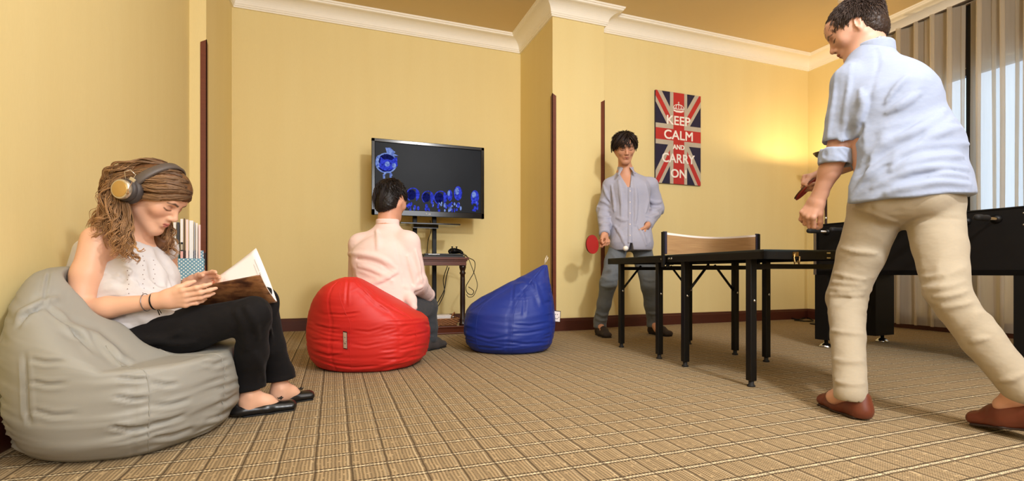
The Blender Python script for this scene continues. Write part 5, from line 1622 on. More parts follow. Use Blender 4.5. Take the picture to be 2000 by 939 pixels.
def fringe1(r):
    out = []
    for g, n, wd in (([F1(.010, .040, .128), F1(-.028, .100, .108), F1(-.058, .108, .062), F1(-.078, .080, .028)], 60, .0032),
                     ([F1(.004, .020, .134), F1(-.050, .060, .115), F1(-.084, .062, .060), F1(-.092, .036, .010)], 60, .0032),
                     ([F1(.010, .060, .122), F1(.006, .108, .098), F1(-.030, .118, .062), F1(-.056, .108, .036)], 50, .003),
                     ([F1(.012, .030, .132), F1(.048, .070, .116), F1(.078, .058, .070), F1(.088, .034, .015)], 60, .0032),
                     ([F1(.012, -.02, .136), F1(.062, .0, .112), F1(.092, -.005, .050), F1(.094, -.010, -.015)], 60, .0034),
                     ([F1(.008, -.03, .136), F1(-.060, -.01, .112), F1(-.096, -.010, .050), F1(-.096, -.012, -.020)], 60, .0034),
                     ([F1(.010, .052, .126), F1(.030, .100, .104), F1(.060, .098, .070), F1(.078, .072, .040)], 40, .003)):
        out.append(lock(g, n, [.004, .010, .014, .012], .004, wd, lin(34, 24, 20), lin(58, 42, 34), r.randint(1000), m=12, curl_from=.5, turns=.7))
    return out


h1 = short_hair('hair', F1, Sm, MG, .070, -.055, .055, 1400, lin(40, 28, 23), M['hair'], 3, fringe1, tuft=.0040, base_off=.014, lift=.22); h1['label'] = 'thick dark brown swept hair'

J1 = SDF()
J1.ecap(A['pel'] - UP * .06 + V(0, -.035, 0), A['wai'], .186, .160, .168, .126, RGT, .05); J1.ecap(A['wai'], A['che'], .165, .120, .175, .125, RGT, .05)
J1.ecap(A['che'] + UP * .0, A['neck'] - UP * .070, .160, .115, .095, .08, RGT, .05)
for a in ('sha', 'shb'): J1.cap(A['neck'] - UP * .055, A[a] + UP * .0, .048, .056, .04)
J1.chain([A['sha'], A['ela']], [.066, .058], .03); J1.chain([A['ela'], A['wra'] + (A['ela'] - A['wra']) * .10], [.058, .045], .02)
J1.chain([A['shb'], A['elb']], [.066, .058], .03); J1.chain([A['elb'], A['wrb'] + (A['elb'] - A['wrb']) * .12], [.058, .046], .02)
# hem: rounded tails, longer left of the placket, open towards the bottom
J1.plane(P(1231, 488, 4.1), -UP, .006)
J1.ecap(P(1232, 494, 4.08), P(1231, 466, 4.08), .026, .12, .001, .12, RGT, .003, 'sub')
J1.ell(P(1178, 506, 4.22), (.13, .30, .10), (RGT, FWD, UP), .012, 'sub'); J1.ell(P(1292, 502, 4.22), (.11, .30, .10), (RGT, FWD, UP), .012, 'sub')
# opening at the neck
J1.cap(F1(0, -.01, -.06), A['neck'] + UP * .01, .060, .064, .006, 'sub')
vn = [P(1212, 334, 4.12), P(1232, 332, 4.12), P(1228, 368, 4.12)]
J1.cap(P(1221, 332, 4.215), P(1228, 366, 4.150), .056, .012, .006, 'sub'); J1.cap(P(1222, 330, 4.17), P(1228, 366, 4.10), .045, .012, .006, 'sub')
for e, w_ in (('ela', 'wra'), ('elb', 'wrb')):
    d_ = nrm(A[w_] - A[e]); J1.plane if 0 else None
    J1.cap(A[w_] + d_ * .02, A[w_] - d_ * .020, .036, .033, .003, 'sub')
J1.wr = wrinkles([(P(1195, 390, 4.16), .13, V(.2, 0, 1), 20, 0.0060, 1), (P(1255, 400, 4.16), .14, V(-.15, 0, 1), 20, 0.0060, 2), (P(1225, 450, 4.12), .14, V(.7, 0, .5), 22, 0.0060, 3),
                  (A['ela'], .15, V(1, 0, .4), 20, 0.0100, 4), (A['elb'], .15, V(1, 0, -.4), 20, 0.0100, 5), (P(1183, 440, 4.18), .08, V(1, 0, .2), 30, 0.0050, 6), (P(1265, 470, 4.12), .10, V(.6, 0, .8), 24, 0.0035, 8)])
creases(J1, [((1194, 362), (1199, 391), (1200, 412)), ((1178, 362), (1184, 380), (1192, 395)), ((1166, 388), (1180, 393), (1192, 402)), ((1164, 402), (1178, 409), (1192, 412)), ((1166, 420), (1180, 426), (1192, 424)), ((1170, 436), (1182, 440), (1192, 436)),
             ((1262, 362), (1266, 390), (1262, 415)), ((1270, 392), (1280, 398), (1290, 394)), ((1268, 408), (1280, 412), (1290, 406)), ((1262, 422), (1276, 424), (1286, 418)), ((1238, 350), (1244, 390), (1240, 440)), ((1208, 352), (1216, 390), (1214, 430)), ((1200, 440), (1212, 455), (1222, 480)), ((1245, 440), (1256, 458), (1262, 478)), ((1205, 425), (1220, 432), (1228, 428))], 3.7, .0125, .016)
M['linen'] = cloth('grey_blue_linen', (182, 181, 196), weave=90, var=.10, bump=.25, sc=(1, 1, 6), tint=(166, 170, 194))
js = solid('shirt', J1, .0052, M['linen'], MG); js['label'] = 'light grey blue linen shirt with open collar'
# collar leaves, placket and buttons
cm = SDF()
for q, (a, b) in ((-1, ((1213, 329, 4.215), (1208, 341, 4.150))), (1, ((1233, 328, 4.215), (1240, 338, 4.150)))):
    cm.ecap(P(*a), P(*b), .020, .0055, .012, .0045, V(-q * .8, -.35, .3), .008)
for i in range(18):
    w, w2 = -2.3 + 4.6 * i / 18, -2.3 + 4.6 * (i + 1) / 18
    q0, q1 = [A['neck'] + V(math.sin(x) * .062, .062 * math.cos(x) - .01, .006 + .012 * math.cos(x)) for x in (w, w2)]
    cm.ecap(q0 - UP * .012, q0 + UP * .014, .014, .006, .012, .005, q1 - q0, .01)
solid('collar', cm, .004, M['linen'], js)
pm = MB(); row = []
for py in np.linspace(366, 474, 16):
    st_ = P(1230.5, py, 3.9); row.append(on_surface(J1, st_, nrm(st_ - np.array([0, 0, EYE_H])), 120, .01))
row = [p for p in row if 3.9 < p @ FWD < 4.3]
vs = []
for p in row:
    for a in (-.017, .017):
        vs.append(p + RGT * a + V(0, -.004, 0)); vs.append(p + RGT * a + V(0, .012, 0))
fs = []
for i in range(len(row) - 1):
    a = i * 4; fs += [(a, a + 2, a + 6, a + 4), (a + 1, a, a + 4, a + 5), (a + 2, a + 3, a + 7, a + 6)]
pm.add(vs, fs, 0, True).build('placket', M['linen'], js, True)
for p in row[1::3]:
    MB().lathe([(.0055, 0), (.0055, .002), (.004, .003)], p + V(0, -.004, 0), -FWD, 12).build('button', M['white'], js, True)
for e, w_ in (('ela', 'wra'), ('elb', 'wrb')):
    d_ = nrm(A[w_] - A[e]); c = A[w_] - d_ * .018
    MB().lathe([(.034, 0), (.047, .002), (.049, .012), (.047, .052), (.043, .056), (.034, .056)][::-1], c + d_ * .012, -d_, 24).build('cuff', M['linen'], js, True)
T1 = SDF(); T1.ecap(A['hipa'], A['hipb'], .090, .090, .090, .090, FWD, .04)
T1.chain([A['hipa'], A['hipa'] * .5 + A['kna'] * .5, A['kna'], A['kna'] * .5 + A['ana'] * .5, A['ana'] + UP * .02], [.078, .080, .066, .055, .052], .03)
T1.chain([A['hipb'], A['hipb'] * .5 + A['knb'] * .5, A['knb'], A['knb'] * .5 + A['anb'] * .5, A['anb'] + UP * .02], [.084, .080, .064, .056, .053], .03)
for a_ in ('ana', 'anb'): T1.cap(A[a_] + UP * .03, A[a_] - UP * .02, .052, .056, .01)
T1.plane(A['ana'] - UP * .035, -UP, .004)
T1.wr = wrinkles([(A['kna'], .10, V(1, 0, .2), 28, 0.0056, 1), (A['ana'] + UP * .06, .09, V(1, .2, .1), 34, 0.0056, 2), (A['knb'], .10, V(1, 0, -.2), 26, 0.0049, 3), (A['anb'] + UP * .06, .09, V(1, .2, .1), 34, 0.0056, 4), (A['pel'], .18, V(1, 0, .5), 18, 0.0042, 5)])
creases(T1, [((1172, 540), (1188, 548), (1206, 546)), ((1170, 556), (1186, 562), (1202, 558)), ((1166, 612), (1178, 617), (1188, 613)), ((1165, 622), (1176, 627), (1188, 624)), ((1258, 545), (1270, 550), (1282, 546)), ((1266, 610), (1276, 614), (1286, 610)), ((1195, 495), (1206, 510), (1214, 530))], 3.7, .008, .018)
M['jeans'] = cloth('grey_denim', (112, 118, 124), weave=300, var=.2, bump=.3)
t1o = solid('jeans', T1, .0065, M['jeans'], MG); t1o['label'] = 'slim grey jeans'
M['dshoe'] = plain('dark_brown_suede', (50, 38, 32), .75); M['dsole'] = plain('dark_sole', (26, 22, 20), .7)
a0 = Fl(1180, 655); shoe(MG, 'shoe', np.array([*(A['ana'] + V(-.005, .05, 0))[:2], 0]), np.array([*(A['ana'] + V(.03, -.20, 0))[:2], 0]), M['dshoe'], M['dsole'], h=.09)
shoe(MG, 'shoe', np.array([*(A['anb'] + V(-.01, .06, 0))[:2], 0]), np.array([*(A['anb'] + V(.10, -.17, 0))[:2], 0]), M['dshoe'], M['dsole'], h=.09)


def paddle(c, handle_to, normal, label, edge=None, r=.078):
    """blade centre, point where the handle ends, blade normal"""
    c = np.array(c, float); h = nrm(np.array(handle_to, float) - c); n = nrm(np.array(normal) - h * (np.array(normal) @ h)); s = np.cross(n, h)
    g = empty('table_tennis_paddle', c); tag(g, label, 'paddle', None)
    out = []
    for i in range(40):
        w = 2 * math.pi * i / 40; x, y = math.cos(w) * r * .96, math.sin(w) * r
        if x > .6 * r: x = .6 * r + (x - .6 * r) * .9
        out.append((x, y))

    def plate(t0, t1, sc, name, mat, off=0):
        vs = [c + h * (x * sc + off) + s * y * sc + n * t for t in (t0, t1) for x, y in out]; m = len(out)
        MB().add(vs, [tuple(range(m)), tuple(range(2 * m - 1, m - 1, -1))] + [(i, (i + 1) % m, (i + 1) % m + m, i + m) for i in range(m)]).build(name, mat, g, True)
    plate(-.0032, .0032, 1.0, 'blade', M['guard']); plate(.0034, .0056, .985, 'rubber_face', M['rubr'], -.002); plate(-.0056, -.0034, .985, 'rubber_face', M['rubber'], -.002)
    T_ = Matrix([[h[0], s[0], n[0], c[0]], [h[1], s[1], n[1], c[1]], [h[2], s[2], n[2], c[2]], [0, 0, 0, 1]])
    MB().box((r * .86, -.013, -.011), (r + .095, .013, .011), bev=.006, T=T_).build('handle', M['phandle'], g, True)
    return g


M['rubr'] = plain('red_rubber', (178, 34, 30), .55, var=.03); M['phandle'] = wood('paddle_handle_wood', (120, 72, 44), (160, 104, 66), .5)
hp_ = A['wra'] + V(.01, -.055, -.075)
paddle(P(1157, 477, 4.03), P(1180, 467, 4.12), V(.62, -.78, .0), 'red faced table tennis paddle in the hand of the standing player')

# ---- striding player ---------------------------------------------------------
SG = empty('person', (*P(1700, 800, 1.8)[:2], 0))
tag(SG, 'short haired man in light blue shirt and beige trousers striding, seen from behind', 'person')
F2 = Frame(P(1673, 60, 2.06), V(-.68, .52, -.42), V(-.36, .20, .90), 1.0)
side = V(.93, -.37, 0)
B = dict(pel=P(1770, 392, 1.90), wai=P(1766, 300, 1.93), che=P(1732, 200, 1.96), neck=P(1700, 100, 2.02),
         sha=P(1660, 160, 2.02), ela=P(1634, 302, 2.03), wra=P(1597, 388, 2.10), shb=P(1768, 182, 1.90), elb=P(1735, 290, 2.12), wrb=P(1606, 342, 2.30),
         hipa=P(1712, 410, 1.97), hipb=P(1822, 405, 1.86), kna=P(1652, 582, 2.03), knb=P(1850, 572, 1.70), ana=P(1661, 762, 1.80), anb=P(1995, 768, 1.56))
S2 = SDF(); head(S2, F2, False, B['neck'] + V(0, .01, .0), .058)
S2.ecap(B['pel'], B['che'], .15, .09, .15, .09, side, .05); S2.ecap(B['che'], B['neck'] - UP * .04, .13, .08, .07, .06, side, .05)
S2.cap(B['neck'] - UP * .04, B['sha'], .04, .046, .04); S2.cap(B['neck'] - UP * .04, B['shb'], .04, .046, .04)
S2.chain([B['sha'], B['ela']], [.046, .040], .02); S2.chain([B['ela'], B['ela'] * .65 + B['wra'] * .35, B['wra']], [.041, .040, .0255], .02)
S2.chain([B['shb'], B['elb']], [.046, .040], .02); S2.chain([B['elb'], B['wrb']], [.040, .027], .02)
for a, b, c in (('hipa', 'kna', 'ana'), ('hipb', 'knb', 'anb')): S2.chain([B[a], B[b], B[c]], [.078, .050, .032], .03)
S2.cap(B['ana'], B['ana'] + V(-.02, .06, -.04), .032, .028, .03); S2.cap(B['anb'], B['anb'] + V(-.01, .05, -.05), .032, .026, .03)
hand(S2, B['wra'], V(-.42, .22, -.85), V(.62, .50, -.45), V(.35, -.45, -.5), [(48, 52, 28), (52, 56, 30), (50, 54, 30), (40, 40, 26)], 1.04, thumb=(.35, .8), spread=.14)
hand(S2, B['wrb'], V(-.88, .30, -.30), V(-.25, -.50, -.80), V(-.1, .1, .9), [(62, 76, 42), (66, 78, 42), (70, 80, 42), (74, 82, 42)], 1.0, thumb=(.2, .9), spread=.03)
sp2_ = face_spots(F2, lin(176, 96, 84), brow=lin(38, 26, 20), S=S2)
solid('body', S2, .0065, M['skin'], SG, lin(206, 158, 136), sp2_, fine=[(F2.c - .145, F2.c + .145, .0030), (B['wra'] - .13 - UP * .05, B['wra'] + .09, .0036), (B['wrb'] - .13, B['wrb'] + .09, .0040)])
h2 = short_hair('hair', F2, S2, SG, .040, -.098, .024, 9000, lin(62, 46, 38), M['hair'], 8, None, tuft=.0018, base_off=.008, lift=.75); h2['label'] = 'short brown hair'

J2 = SDF()
J2.ecap(B['pel'] + UP * .02, B['wai'], .192, .150, .176, .135, side, .05); J2.ecap(B['wai'], B['che'], .176, .135, .160, .125, side, .05)
J2.ecap(B['che'], B['neck'] - UP * .055, .160, .120, .085, .075, side, .06)
J2.cap(B['neck'] - UP * .05, B['neck'] + UP * .02, .070, .058, .04)
J2.cap(B['neck'] - UP * .055, B['sha'], .052, .064, .05); J2.cap(B['neck'] - UP * .055, B['shb'] + V(.0, 0, .0), .056, .068, .05)
J2.ell(P(1756, 170, 1.94), (.075, .08, .09), None, .05)
J2.ecap(P(1768, 366, 1.90), P(1771, 400, 1.89), .196, .156, .204, .164, side, .03)
J2.chain([B['sha'], B['sha'] * .5 + B['ela'] * .5], [.066, .064], .025); J2.chain([B['sha'] * .5 + B['ela'] * .5, B['ela'] + V(.004, 0, .0)], [.064, .060], .008)
J2.chain([B['shb'], B['elb']], [.070, .060], .03); J2.chain([B['elb'], B['elb'] * .6 + B['wrb'] * .4], [.058, .052], .03)
J2.plane(P(1770, 392, 1.9), -UP + side * .03, .006)
J2.plane(B['neck'] + UP * .030 + V(.0, 0, 0), UP + V(-.35, .2, 0), .006)
fd2 = nrm(B['ela'] - B['sha'] + V(0, 0, -.1))
J2.cap(B['ela'] + fd2 * .03, B['ela'] + fd2 * .2, .10, .10, .006, 'sub')
J2.cap(F2(0, -.02, -.06), B['neck'] + UP * .0, .058, .060, .004, 'sub')
J2.wr = wrinkles([(P(1780, 250, 1.82), .20, V(.85, 0, .45), 15, 0.0084, 1), (P(1800, 330, 1.80), .18, V(1, 0, .12), 17, 0.0084, 2), (P(1705, 310, 1.84), .15, V(.75, 0, .65), 17, 0.0101, 3), (P(1730, 170, 1.86), .14, V(.6, 0, .8), 13, 0.0050, 4),
                  (P(1680, 260, 1.90), .10, V(.3, 0, 1), 22, 0.0067, 5), (P(1640, 240, 1.96), .14, V(.1, 0, 1), 17, 0.0059, 6), (P(1640, 290, 1.98), .07, V(1, 0, .3), 30, 0.0034, 7), (P(1850, 260, 1.80), .14, V(.9, 0, .3), 18, 0.0059, 9), (P(1790, 375, 1.78), .16, V(1, 0, .05), 20, 0.0042, 10)])
creases(J2, [(.016, (1708, 150), (1692, 205), (1682, 248), (1668, 290), (1664, 318)), (.010, (1700, 300), (1732, 284), (1769, 270)), (.006, (1712, 95), (1717, 118), (1709, 145)), (.008, (1672, 345), (1700, 330), (1722, 306))], 1.4, .012, .010, 'sub')
creases(J2, [((1856, 208), (1812, 238), (1772, 262), (1715, 288), (1680, 322)), ((1887, 282), (1833, 282), (1776, 292), (1722, 318), (1685, 354), (1662, 388)), ((1890, 330), (1822, 326), (1753, 340), (1706, 366)), ((1893, 362), (1842, 354), (1787, 360), (1732, 378)),
             ((1795, 184), (1762, 203), (1734, 220)), ((1840, 228), (1790, 252), (1744, 278), (1708, 308)), (.006, (1633, 141), (1626, 215), (1615, 285)), (.006, (1662, 125), (1656, 186), (1648, 255), (1640, 290)), ((1868, 250), (1830, 262), (1800, 282)), ((1880, 306), (1840, 304), (1790, 314), (1745, 334)), ((1770, 150), (1745, 175), (1730, 200)),
             ((1680, 175), (1690, 210), (1676, 240)), ((1888, 345), (1850, 340), (1815, 344))], 1.4, .0125, .012)
M['oxford'] = cloth('light_blue_oxford', (158, 168, 190), weave=420, var=.08, bump=.2, tint=(148, 160, 188))
j2o = solid('shirt', J2, .0055, M['oxford'], SG); j2o['label'] = 'light blue shirt with rolled sleeves'
cm = SDF(); nk = B['neck']
for i in range(24):
    w = -2.7 + 5.4 * i / 23; w2 = -2.7 + 5.4 * (i + 1) / 23
    q = [nk + V(.008, -.01, 0) + side * math.sin(x) * .062 + np.cross(UP, side) * (-math.cos(x)) * .060 + UP * (.006 + .006 * math.cos(x)) - UP * .012 for x in (w, w2)]
    cm.ecap(q[0] - UP * .016, q[0] + UP * .018, .014, .0075, .011, .0055, q[1] - q[0], .012)
solid('collar', cm, .004, M['oxford'], j2o)
rc = SDF(); c0 = B['ela'] + fd2 * .005
ax1 = nrm(np.cross(fd2, FWD)); ax2 = np.cross(fd2, ax1)
rc.ecap(c0 - fd2 * .012, c0 + fd2 * .038, .064, .060, .064, .060, ax1, .01); rc.plane(c0 + fd2 * .036, fd2, .006); rc.plane(c0 - fd2 * .022, -fd2, .006)
rc.cap(c0 + fd2 * .01, c0 + fd2 * .12, .052, .052, .004, 'sub'); rc.wr = wrinkles([(c0, .09, fd2 + V(.8, 0, .3), 46, .006, 2)])
solid('rolled_cuff', rc, .004, M['oxford'], j2o)
T2 = SDF(); T2.ecap(B['hipa'] + UP * .02, B['hipb'] + UP * .02, .098, .102, .095, .102, FWD, .03)
T2.ecap(P(1728, 392, 1.90), P(1808, 388, 1.82), .085, .095, .085, .095, UP, .04)
T2.chain([B['hipa'], B['hipa'] * .5 + B['kna'] * .5, B['kna'], B['kna'] * .55 + B['ana'] * .45, B['ana'] - UP * .015], [.096, .083, .068, .057, .053], .015)
T2.chain([B['hipb'], B['hipb'] * .5 + B['knb'] * .5, B['knb'], B['knb'] * .5 + B['anb'] * .5, B['anb'] + V(.004, 0, .015)], [.092, .078, .062, .056, .053], .015)
T2.plane(B['ana'] + UP * -.034, -UP, .003)
T2.cap(B['ana'] + UP * -.03, B['ana'] - UP * .08, .044, .044, .003, 'sub')
db = nrm(B['anb'] - B['knb'])
T2.wr = wrinkles([(B['kna'] + V(0, -.05, -.01), .10, V(1, 0, .12), 26, 0.0086, 1), (B['knb'] + V(0, -.05, .0), .13, V(1, 0, .35), 22, 0.0086, 2), (P(1720, 480, 1.86), .12, V(.8, 0, -.5), 18, 0.0036, 3), (P(1660, 700, 1.76), .14, V(.9, 0, .3), 22, 0.0036, 4),
                  (P(1930, 700, 1.58), .14, V(.6, 0, .7), 24, 0.0022, 5), (P(1830, 480, 1.76), .12, V(1, 0, .1), 18, 0.0018, 6), (P(1770, 430, 1.78), .09, V(.7, 0, .6), 26, 0.0022, 7)])
creases(T2, [(.010, (1758, 448), (1778, 432), (1820, 424), (1882, 427)), (.007, (1700, 400), (1705, 440), (1740, 448))], 1.3, .008, .012, 'sub')
creases(T2, [((1610, 549), (1640, 552), (1682, 556)), ((1612, 562), (1645, 567), (1687, 565)), ((1614, 574), (1650, 579), (1684, 574)), ((1620, 531), (1655, 541), (1687, 545)), ((1632, 480), (1670, 493), (1712, 494)), ((1640, 402), (1690, 408), (1748, 432)),
             ((1788, 538), (1830, 545), (1882, 524)), ((1803, 562), (1850, 562), (1888, 547)), ((1823, 580), (1865, 578), (1903, 562)), ((1838, 600), (1885, 596), (1922, 580)), ((1895, 668), (1930, 660)), ((1622, 645), (1650, 650), (1686, 652)), ((1628, 700), (1655, 708), (1688, 706)), ((1632, 745), (1660, 752), (1688, 748)), ((1950, 745), (1975, 742), (1998, 730))], 1.3, .0080, .010)
M['chino'] = cloth('beige_chino', (170, 158, 138), weave=380, var=.07, bump=.2)
t2o = solid('trousers', T2, .0058, M['chino'], SG); t2o['label'] = 'beige chino trousers'
M['bshoe'] = plain('brown_leather', (104, 50, 32), .42, var=.15); M['bsole2'] = plain('dark_brown_sole', (44, 28, 22), .6)
sh_h, sh_t = np.array([*P(1690, 800, 1.76)[:2], 0]), np.array([*P(1606, 775, 1.985)[:2], 0])
so_, g_ = shoe(SG, 'shoe', sh_h, sh_t, M['bshoe'], M['bsole2'], h=.072, w=.04)
so_['label'] = 'brown leather moccasin'
lm = MB(); lm.tube([g_(.62, -.018, .064), g_(.60, 0, .072), g_(.62, .018, .064)], .003, 6).tube([g_(.60, 0, .072), g_(.66, .012, .070)], .002, 5); lm.build('lace', M['dshoe'], so_, True)
th_h, th_t = P(2003, 800, 1.56), np.array([*P(1950, 838, 1.66)[:2], 0])
dd = nrm(np.array([th_t[0] - th_h[0], th_t[1] - th_h[1], 0]))
th_t = V(1.600, 1.72, 0); th_h = V(1.650, 1.475, 0)
so_, g_ = shoe(SG, 'shoe', th_h, th_t, M['bshoe'], M['bsole2'], h=.068, heel_lift=.045)
so_['label'] = 'brown leather moccasin'
paddle(P(1575, 368, 2.32), P(1596, 348, 2.30), V(.857, -.515, 0), 'table tennis paddle seen edge on in the far hand of the striding man', r=.068)

# ---- television watcher on the red beanbag ------------------------------------
TG = empty('person', (*P(830, 670, 3.3)[:2], 0))
tag(TG, 'dark haired man in pale pink shirt sitting on the red beanbag, seen from behind', 'person')
F3 = Frame(P(765, 393, 3.13), V(.40, .86, -.30), V(.10, .30, .95), 1.04)
C = dict(pel=P(750, 598, 2.98), che=P(748, 500, 3.05), neck=P(757, 438, 3.10), sha=P(704, 478, 3.08), ela=P(698, 560, 3.16), wra=P(738, 590, 3.38), shb=P(797, 474, 3.04), elb=P(812, 552, 3.06), wrb=P(838, 578, 3.30),
         hipa=P(725, 610, 3.0), hipb=P(775, 608, 2.97), kna=P(742, 596, 3.42), knb=P(832, 598, 3.36), ana=P(748, 655, 3.46), anb=P(838, 662, 3.38))
S3 = SDF(); head(S3, F3, False, C['neck'], .056)
S3.ecap(C['pel'], C['che'], .14, .09, .15, .09, RGT, .05); S3.ecap(C['che'], C['neck'] - UP * .04, .14, .08, .07, .06, RGT, .05)
for a, b, c in (('sha', 'ela', 'wra'), ('shb', 'elb', 'wrb')):
    S3.cap(C['neck'] - UP * .05, C[a], .04, .045, .04); S3.chain([C[a], C[b], C[c]], [.046, .038, .026], .02)
for a, b, c in (('hipa', 'kna', 'ana'), ('hipb', 'knb', 'anb')): S3.chain([C[a], C[b], C[c]], [.075, .050, .032], .03); S3.cap(C[c], C[c] + V(.05, .06, -.05), .030, .026, .03)
hand(S3, C['wra'], V(.7, .5, -.2), V(0, .2, -1), V(.3, .8, 0), [(30, 40, 20)] * 4, .95); hand(S3, C['wrb'], V(-.6, .75, -.1), V(0, .2, -1), V(-.6, -.5, 0), [(30, 40, 20)] * 4, .95)
solid('body', S3, .008, M['skin'], TG, lin(216, 158, 130), face_spots(F3, lin(176, 96, 84)), fine=[(F3.c - .14, F3.c + .14, .004)])


def fringe3(r):
    out = []
    for g, n in (([F3(-.03, -.05, .125), F3(.04, -.06, .118), F3(.085, -.02, .070), F3(.090, .010, .030)], 60), ([F3(-.02, .0, .132), F3(.05, .03, .118), F3(.088, .05, .060), F3(.082, .070, .035)], 60), ([F3(-.02, -.04, .13), F3(-.03, -.10, .09), F3(-.02, -.118, .02), F3(-.01, -.108, -.04), F3(-.01, -.085, -.085)], 60),
                 ([F3(.03, -.04, .125), F3(.04, -.10, .08), F3(.05, -.106, .02), F3(.05, -.094, -.03), F3(.045, -.078, -.075)], 50), ([F3(-.04, -.02, .128), F3(-.085, -.04, .08), F3(-.090, -.04, .01)], 50)):
        out.append(lock(g, n, [.006, .012, .014, .012], .004, .0030, lin(24, 17, 15), lin(42, 30, 27), r.randint(1000), m=10, curl_from=.5, turns=.6))
    return out


h3 = short_hair('hair', F3, S3, TG, .066, -.118, .035, 1700, lin(28, 20, 18), M['hair'], 5, fringe3, tuft=.0035, base_off=.011, lift=.25, low=.018); h3['label'] = 'very dark brown hair'
J3 = SDF(); J3.ecap(C['pel'] + UP * .0, C['che'], .178, .135, .185, .125, RGT, .05); J3.ecap(C['che'], C['neck'] - UP * .065, .182, .120, .09, .07, RGT, .05)
for a in ('sha', 'shb'): J3.cap(C['neck'] - UP * .05, C[a], .052, .064, .04)
J3.chain([C['sha'], C['ela'], C['wra'] * .8 + C['ela'] * .2], [.070, .060, .046], .03); J3.chain([C['shb'], C['elb'], C['wrb'] * .86 + C['elb'] * .14], [.072, .066, .046], .03)
J3.chain([P(786, 566, 2.98), P(802, 586, 2.92), P(808, 600, 2.90)], [.05, .034, .022], .02)
J3.ell(C['che'] + V(-.01, -.07, -.03), (.15, .07, .12), (RGT, FWD, UP), .05)
J3.cap(C['neck'] - UP * .07, C['neck'] + UP * .005, .078, .064, .03)
J3.plane(C['neck'] + UP * .035, UP, .006); J3.cap(F3(0, -.01, -.06), C['neck'], .058, .058, .004, 'sub')
yoke = lambda p: .010 * np.exp(-(((p @ UP) - (P(745, 508, 3)[2] - .10 * ((p - C['che']) @ RGT) ** 1 * 1.2)) / .008) ** 2) * (((p - C['che']) @ FWD) < 0)
w3 = wrinkles([(P(720, 540, 2.95), .14, V(1, 0, -.3), 18, 0.0055, 1), (P(790, 540, 2.98), .12, V(.7, 0, .7), 20, 0.0060, 2), (P(740, 480, 2.96), .14, V(1, 0, .1), 14, 0.0025, 3), (C['elb'], .12, V(.5, 0, 1), 22, 0.0050, 4), (P(770, 520, 2.94), .10, V(.6, 0, -.7), 20, 0.0050, 6)])
J3.wr = w3
creases(J3, [((680, 496), (701, 495), (732, 499), (760, 511), (776, 526)), ((728, 554), (750, 544), (775, 530)), ((700, 520), (735, 528), (765, 548)), ((796, 500), (806, 530), (812, 560)), ((812, 490), (818, 520), (824, 550)), ((735, 450), (740, 470), (738, 485)), ((790, 560), (806, 566), (824, 560))], 2.4, .012, .018)
creases(J3, [(.010, (772, 474), (779, 505), (787, 540), (789, 562)), (.008, (684, 504), (720, 508), (750, 518), (770, 534)), (.007, (735, 560), (756, 551), (777, 537))], 2.4, .01, .014, 'sub')
M['pink'] = cloth('pale_pink_cotton', (240, 212, 206), weave=300, var=.05, bump=.2)
j3 = solid('shirt', J3, .006, M['pink'], TG); j3['label'] = 'pale pink shirt'
cm = SDF(); nk = C['neck']
for i in range(22):
    x = -2.4 + 4.8 * i / 21; x2 = x + .22
    q = [nk + RGT * math.sin(t) * .064 - FWD * math.cos(t) * .060 + UP * .010 for t in (x, x2)]
    cm.ecap(q[0] - UP * .014, q[0] + UP * .014, .014, .007, .012, .006, q[1] - q[0], .01)
solid('collar', cm, .0045, M['pink'], j3)
d_ = nrm(C['wrb'] - C['elb']); MB().lathe([(.034, 0), (.046, .003), (.048, .01), (.047, .05), (.042, .055), (.034, .055)][::-1], C['wrb'] - d_ * .010, -d_, 24).build('cuff', M['pink'], j3, True)
T3 = SDF(); T3.ecap(C['hipa'], C['hipb'], .11, .11, .11, .11, FWD, .04)
T3.chain([C['hipa'], C['kna'], C['ana'] + UP * .01], [.098, .072, .056], .03); T3.chain([C['hipb'], C['knb'], C['knb'] * .4 + C['anb'] * .6, C['anb'] + UP * .01], [.098, .074, .060, .056], .03)
T3.plane(C['anb'] - UP * .02, -UP, .004)
T3.wr = wrinkles([(C['knb'], .10, V(1, 0, .4), 26, .007, 1), (C['anb'] + UP * .05, .09, V(1, .3, .1), 30, .008, 2)])
M['dgrey'] = cloth('dark_grey_denim', (66, 68, 72), weave=300, var=.2, bump=.3)
t3 = solid('trousers', T3, .0068, M['dgrey'], TG); t3['label'] = 'dark grey trousers'
M['gshoe'] = plain('dark_grey_suede', (62, 56, 54), .8)
for a in ('ana', 'anb'):
    q = C[a]; shoe(TG, 'shoe', np.array([*(q + V(-.03, -.07, 0))[:2], 0]), np.array([*(q + V(.085, .15, 0))[:2], 0]), M['gshoe'], M['bsole'], h=.085)
belt = MB()
# ------------------------------------------------------------------ beanbags


